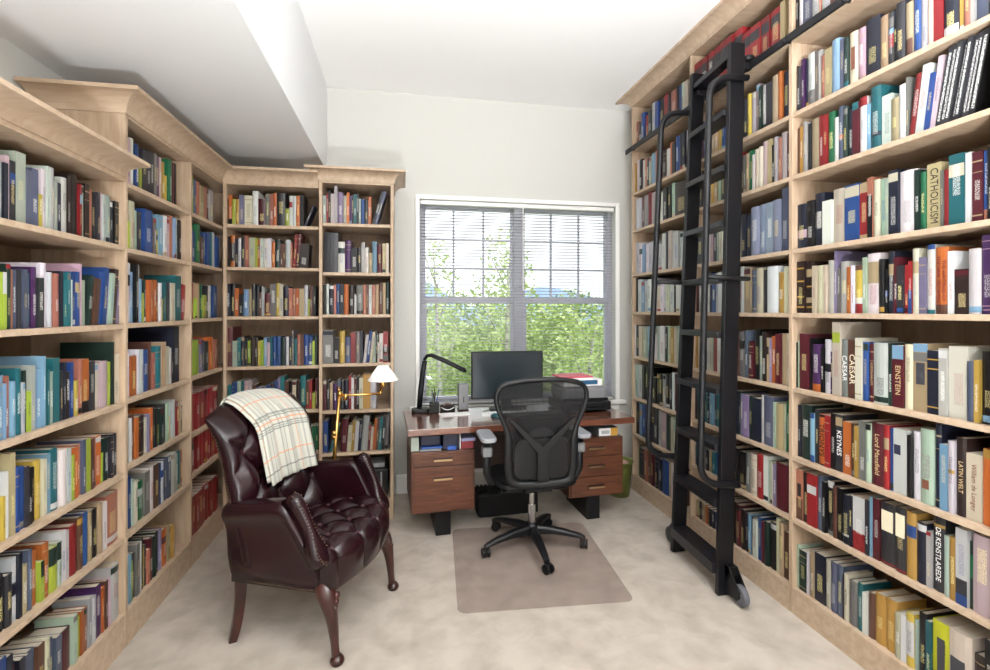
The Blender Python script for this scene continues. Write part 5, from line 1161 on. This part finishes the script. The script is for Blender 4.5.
tree('small light green tree seen through the right lower window pane', 3.6, 9.0, -2.4, 1.7, .9, 1600, .065, LEAF, 9, 1)
for k, (x, y, zt, rx, m) in enumerate([(-1.4,15.5,2.1,1.7,LEAF2),(.4,11.5,1.7,1.5,LEAF),(2.1,15.5,2.05,1.75,LEAF2),(3.45,11.5,1.7,1.25,LEAF),(5.6,15.5,2.1,1.75,LEAF2),(6.4,11.5,1.85,1.5,LEAF),(-3.0,11.5,2.2,1.6,LEAF),(9.3,15.5,2.3,1.8,LEAF2)]):
    lab = ['dark green bush at the far left beyond the window','bright green bush beyond the left window half','dark green bush beyond the centre mullion','bright green bush right of the centre mullion','dark green bush beyond the right window half','bright green bush at the far right beyond the window','bright green tree outside to the left of the window','dark green bush outside beyond the right edge of the window'][k]
    b_ = thing('bush', lab, 'bush', (x,y,-2.0), 0, 'bushes on the slope outside')
    leaf_obj('foliage', b_, (0,0,(zt+2.0)/2), (rx,1.0,(zt+2.0)/2*1.05), 7500, .075, m, 40+k)
    bm = bmesh.new(); tube(bm, [(0,0,-.3),(0,0,1.8)], [.06,.03], 6); obj('trunk', bm, BIRCH, b_, smooth=True)
# ------------------------------------------------------------------ light
W_ = bpy.data.worlds.new('world'); SC.world = W_; W_.use_nodes = True
bg = W_.node_tree.nodes['Background']; bg.inputs['Color'].default_value = (.90,.955,1.0,1); bg.inputs['Strength'].default_value = 3.0
# the room goes on behind the viewer: a plain wall, and two unseen lamps added to brighten the ceiling
bm = bmesh.new()
box(bm, WALL_XL-.1, WALL_XR+.1, Y0-.1, Y0, 0, CEIL_Z+.1)
struct('wall_front', bm, WALL)
up = thing('added_uplighter', 'added fill light in a low white can on the floor behind the viewer', 'lamp', (.35,-.45,0))
bm = bmesh.new(); lathe(bm, [(.20,.001),(.20,.30),(.19,.30),(.19,.02)], 28); obj('can', bm, TRIMW, up)
l = bpy.data.lights.new('fill_uplight', 'AREA'); l.shape = 'DISK'; l.size = .34; l.energy = 200; l.color = (.94,.965,1)
lo = bpy.data.objects.new('lamp', l); lo.location = (0,0,.295); lo.rotation_euler = (pi,0,0); link(lo, up)
up = thing('added_torchiere', 'added fill light on a tall white stand behind the viewer', 'lamp', (.95,-.35,0))
bm = bmesh.new(); lathe(bm, [(.15,.001),(.15,.02),(.02,.03),(.014,.05),(.014,1.80),(.03,1.82)], 24); obj('pole', bm, TRIMW, up)
bm = bmesh.new(); lathe(bm, [(.03,1.82),(.12,1.85),(.20,1.92),(.205,1.92),(.125,1.84),(.03,1.81)], 28, cap=False); obj('bowl', bm, TRIMW, up, smooth=True)
l = bpy.data.lights.new('fill_torch', 'AREA'); l.shape = 'DISK'; l.size = .34; l.energy = 400; l.color = (.94,.965,1)
lo = bpy.data.objects.new('lamp', l); lo.location = (0,0,1.90); lo.rotation_euler = (pi,0,0); link(lo, up)
sn = bpy.data.lights.new('sun', 'SUN'); sn.energy = 6; sn.angle = radians(1.0); sn.color = (1,.97,.92)
so2 = bpy.data.objects.new('sun', sn); so2.rotation_euler = (radians(-32), 0, radians(-12)); so2.location = (0,8,12); link(so2)
SC.view_settings.view_transform = 'Standard'; SC.view_settings.look = 'None'; SC.view_settings.exposure = -0.6; SC.view_settings.gamma = 1; SC.view_settings.use_curve_mapping = False
SC.cycles.max_bounces = 12; SC.cycles.diffuse_bounces = 7; SC.cycles.transparent_max_bounces = 16
SC.cycles.use_denoising = True
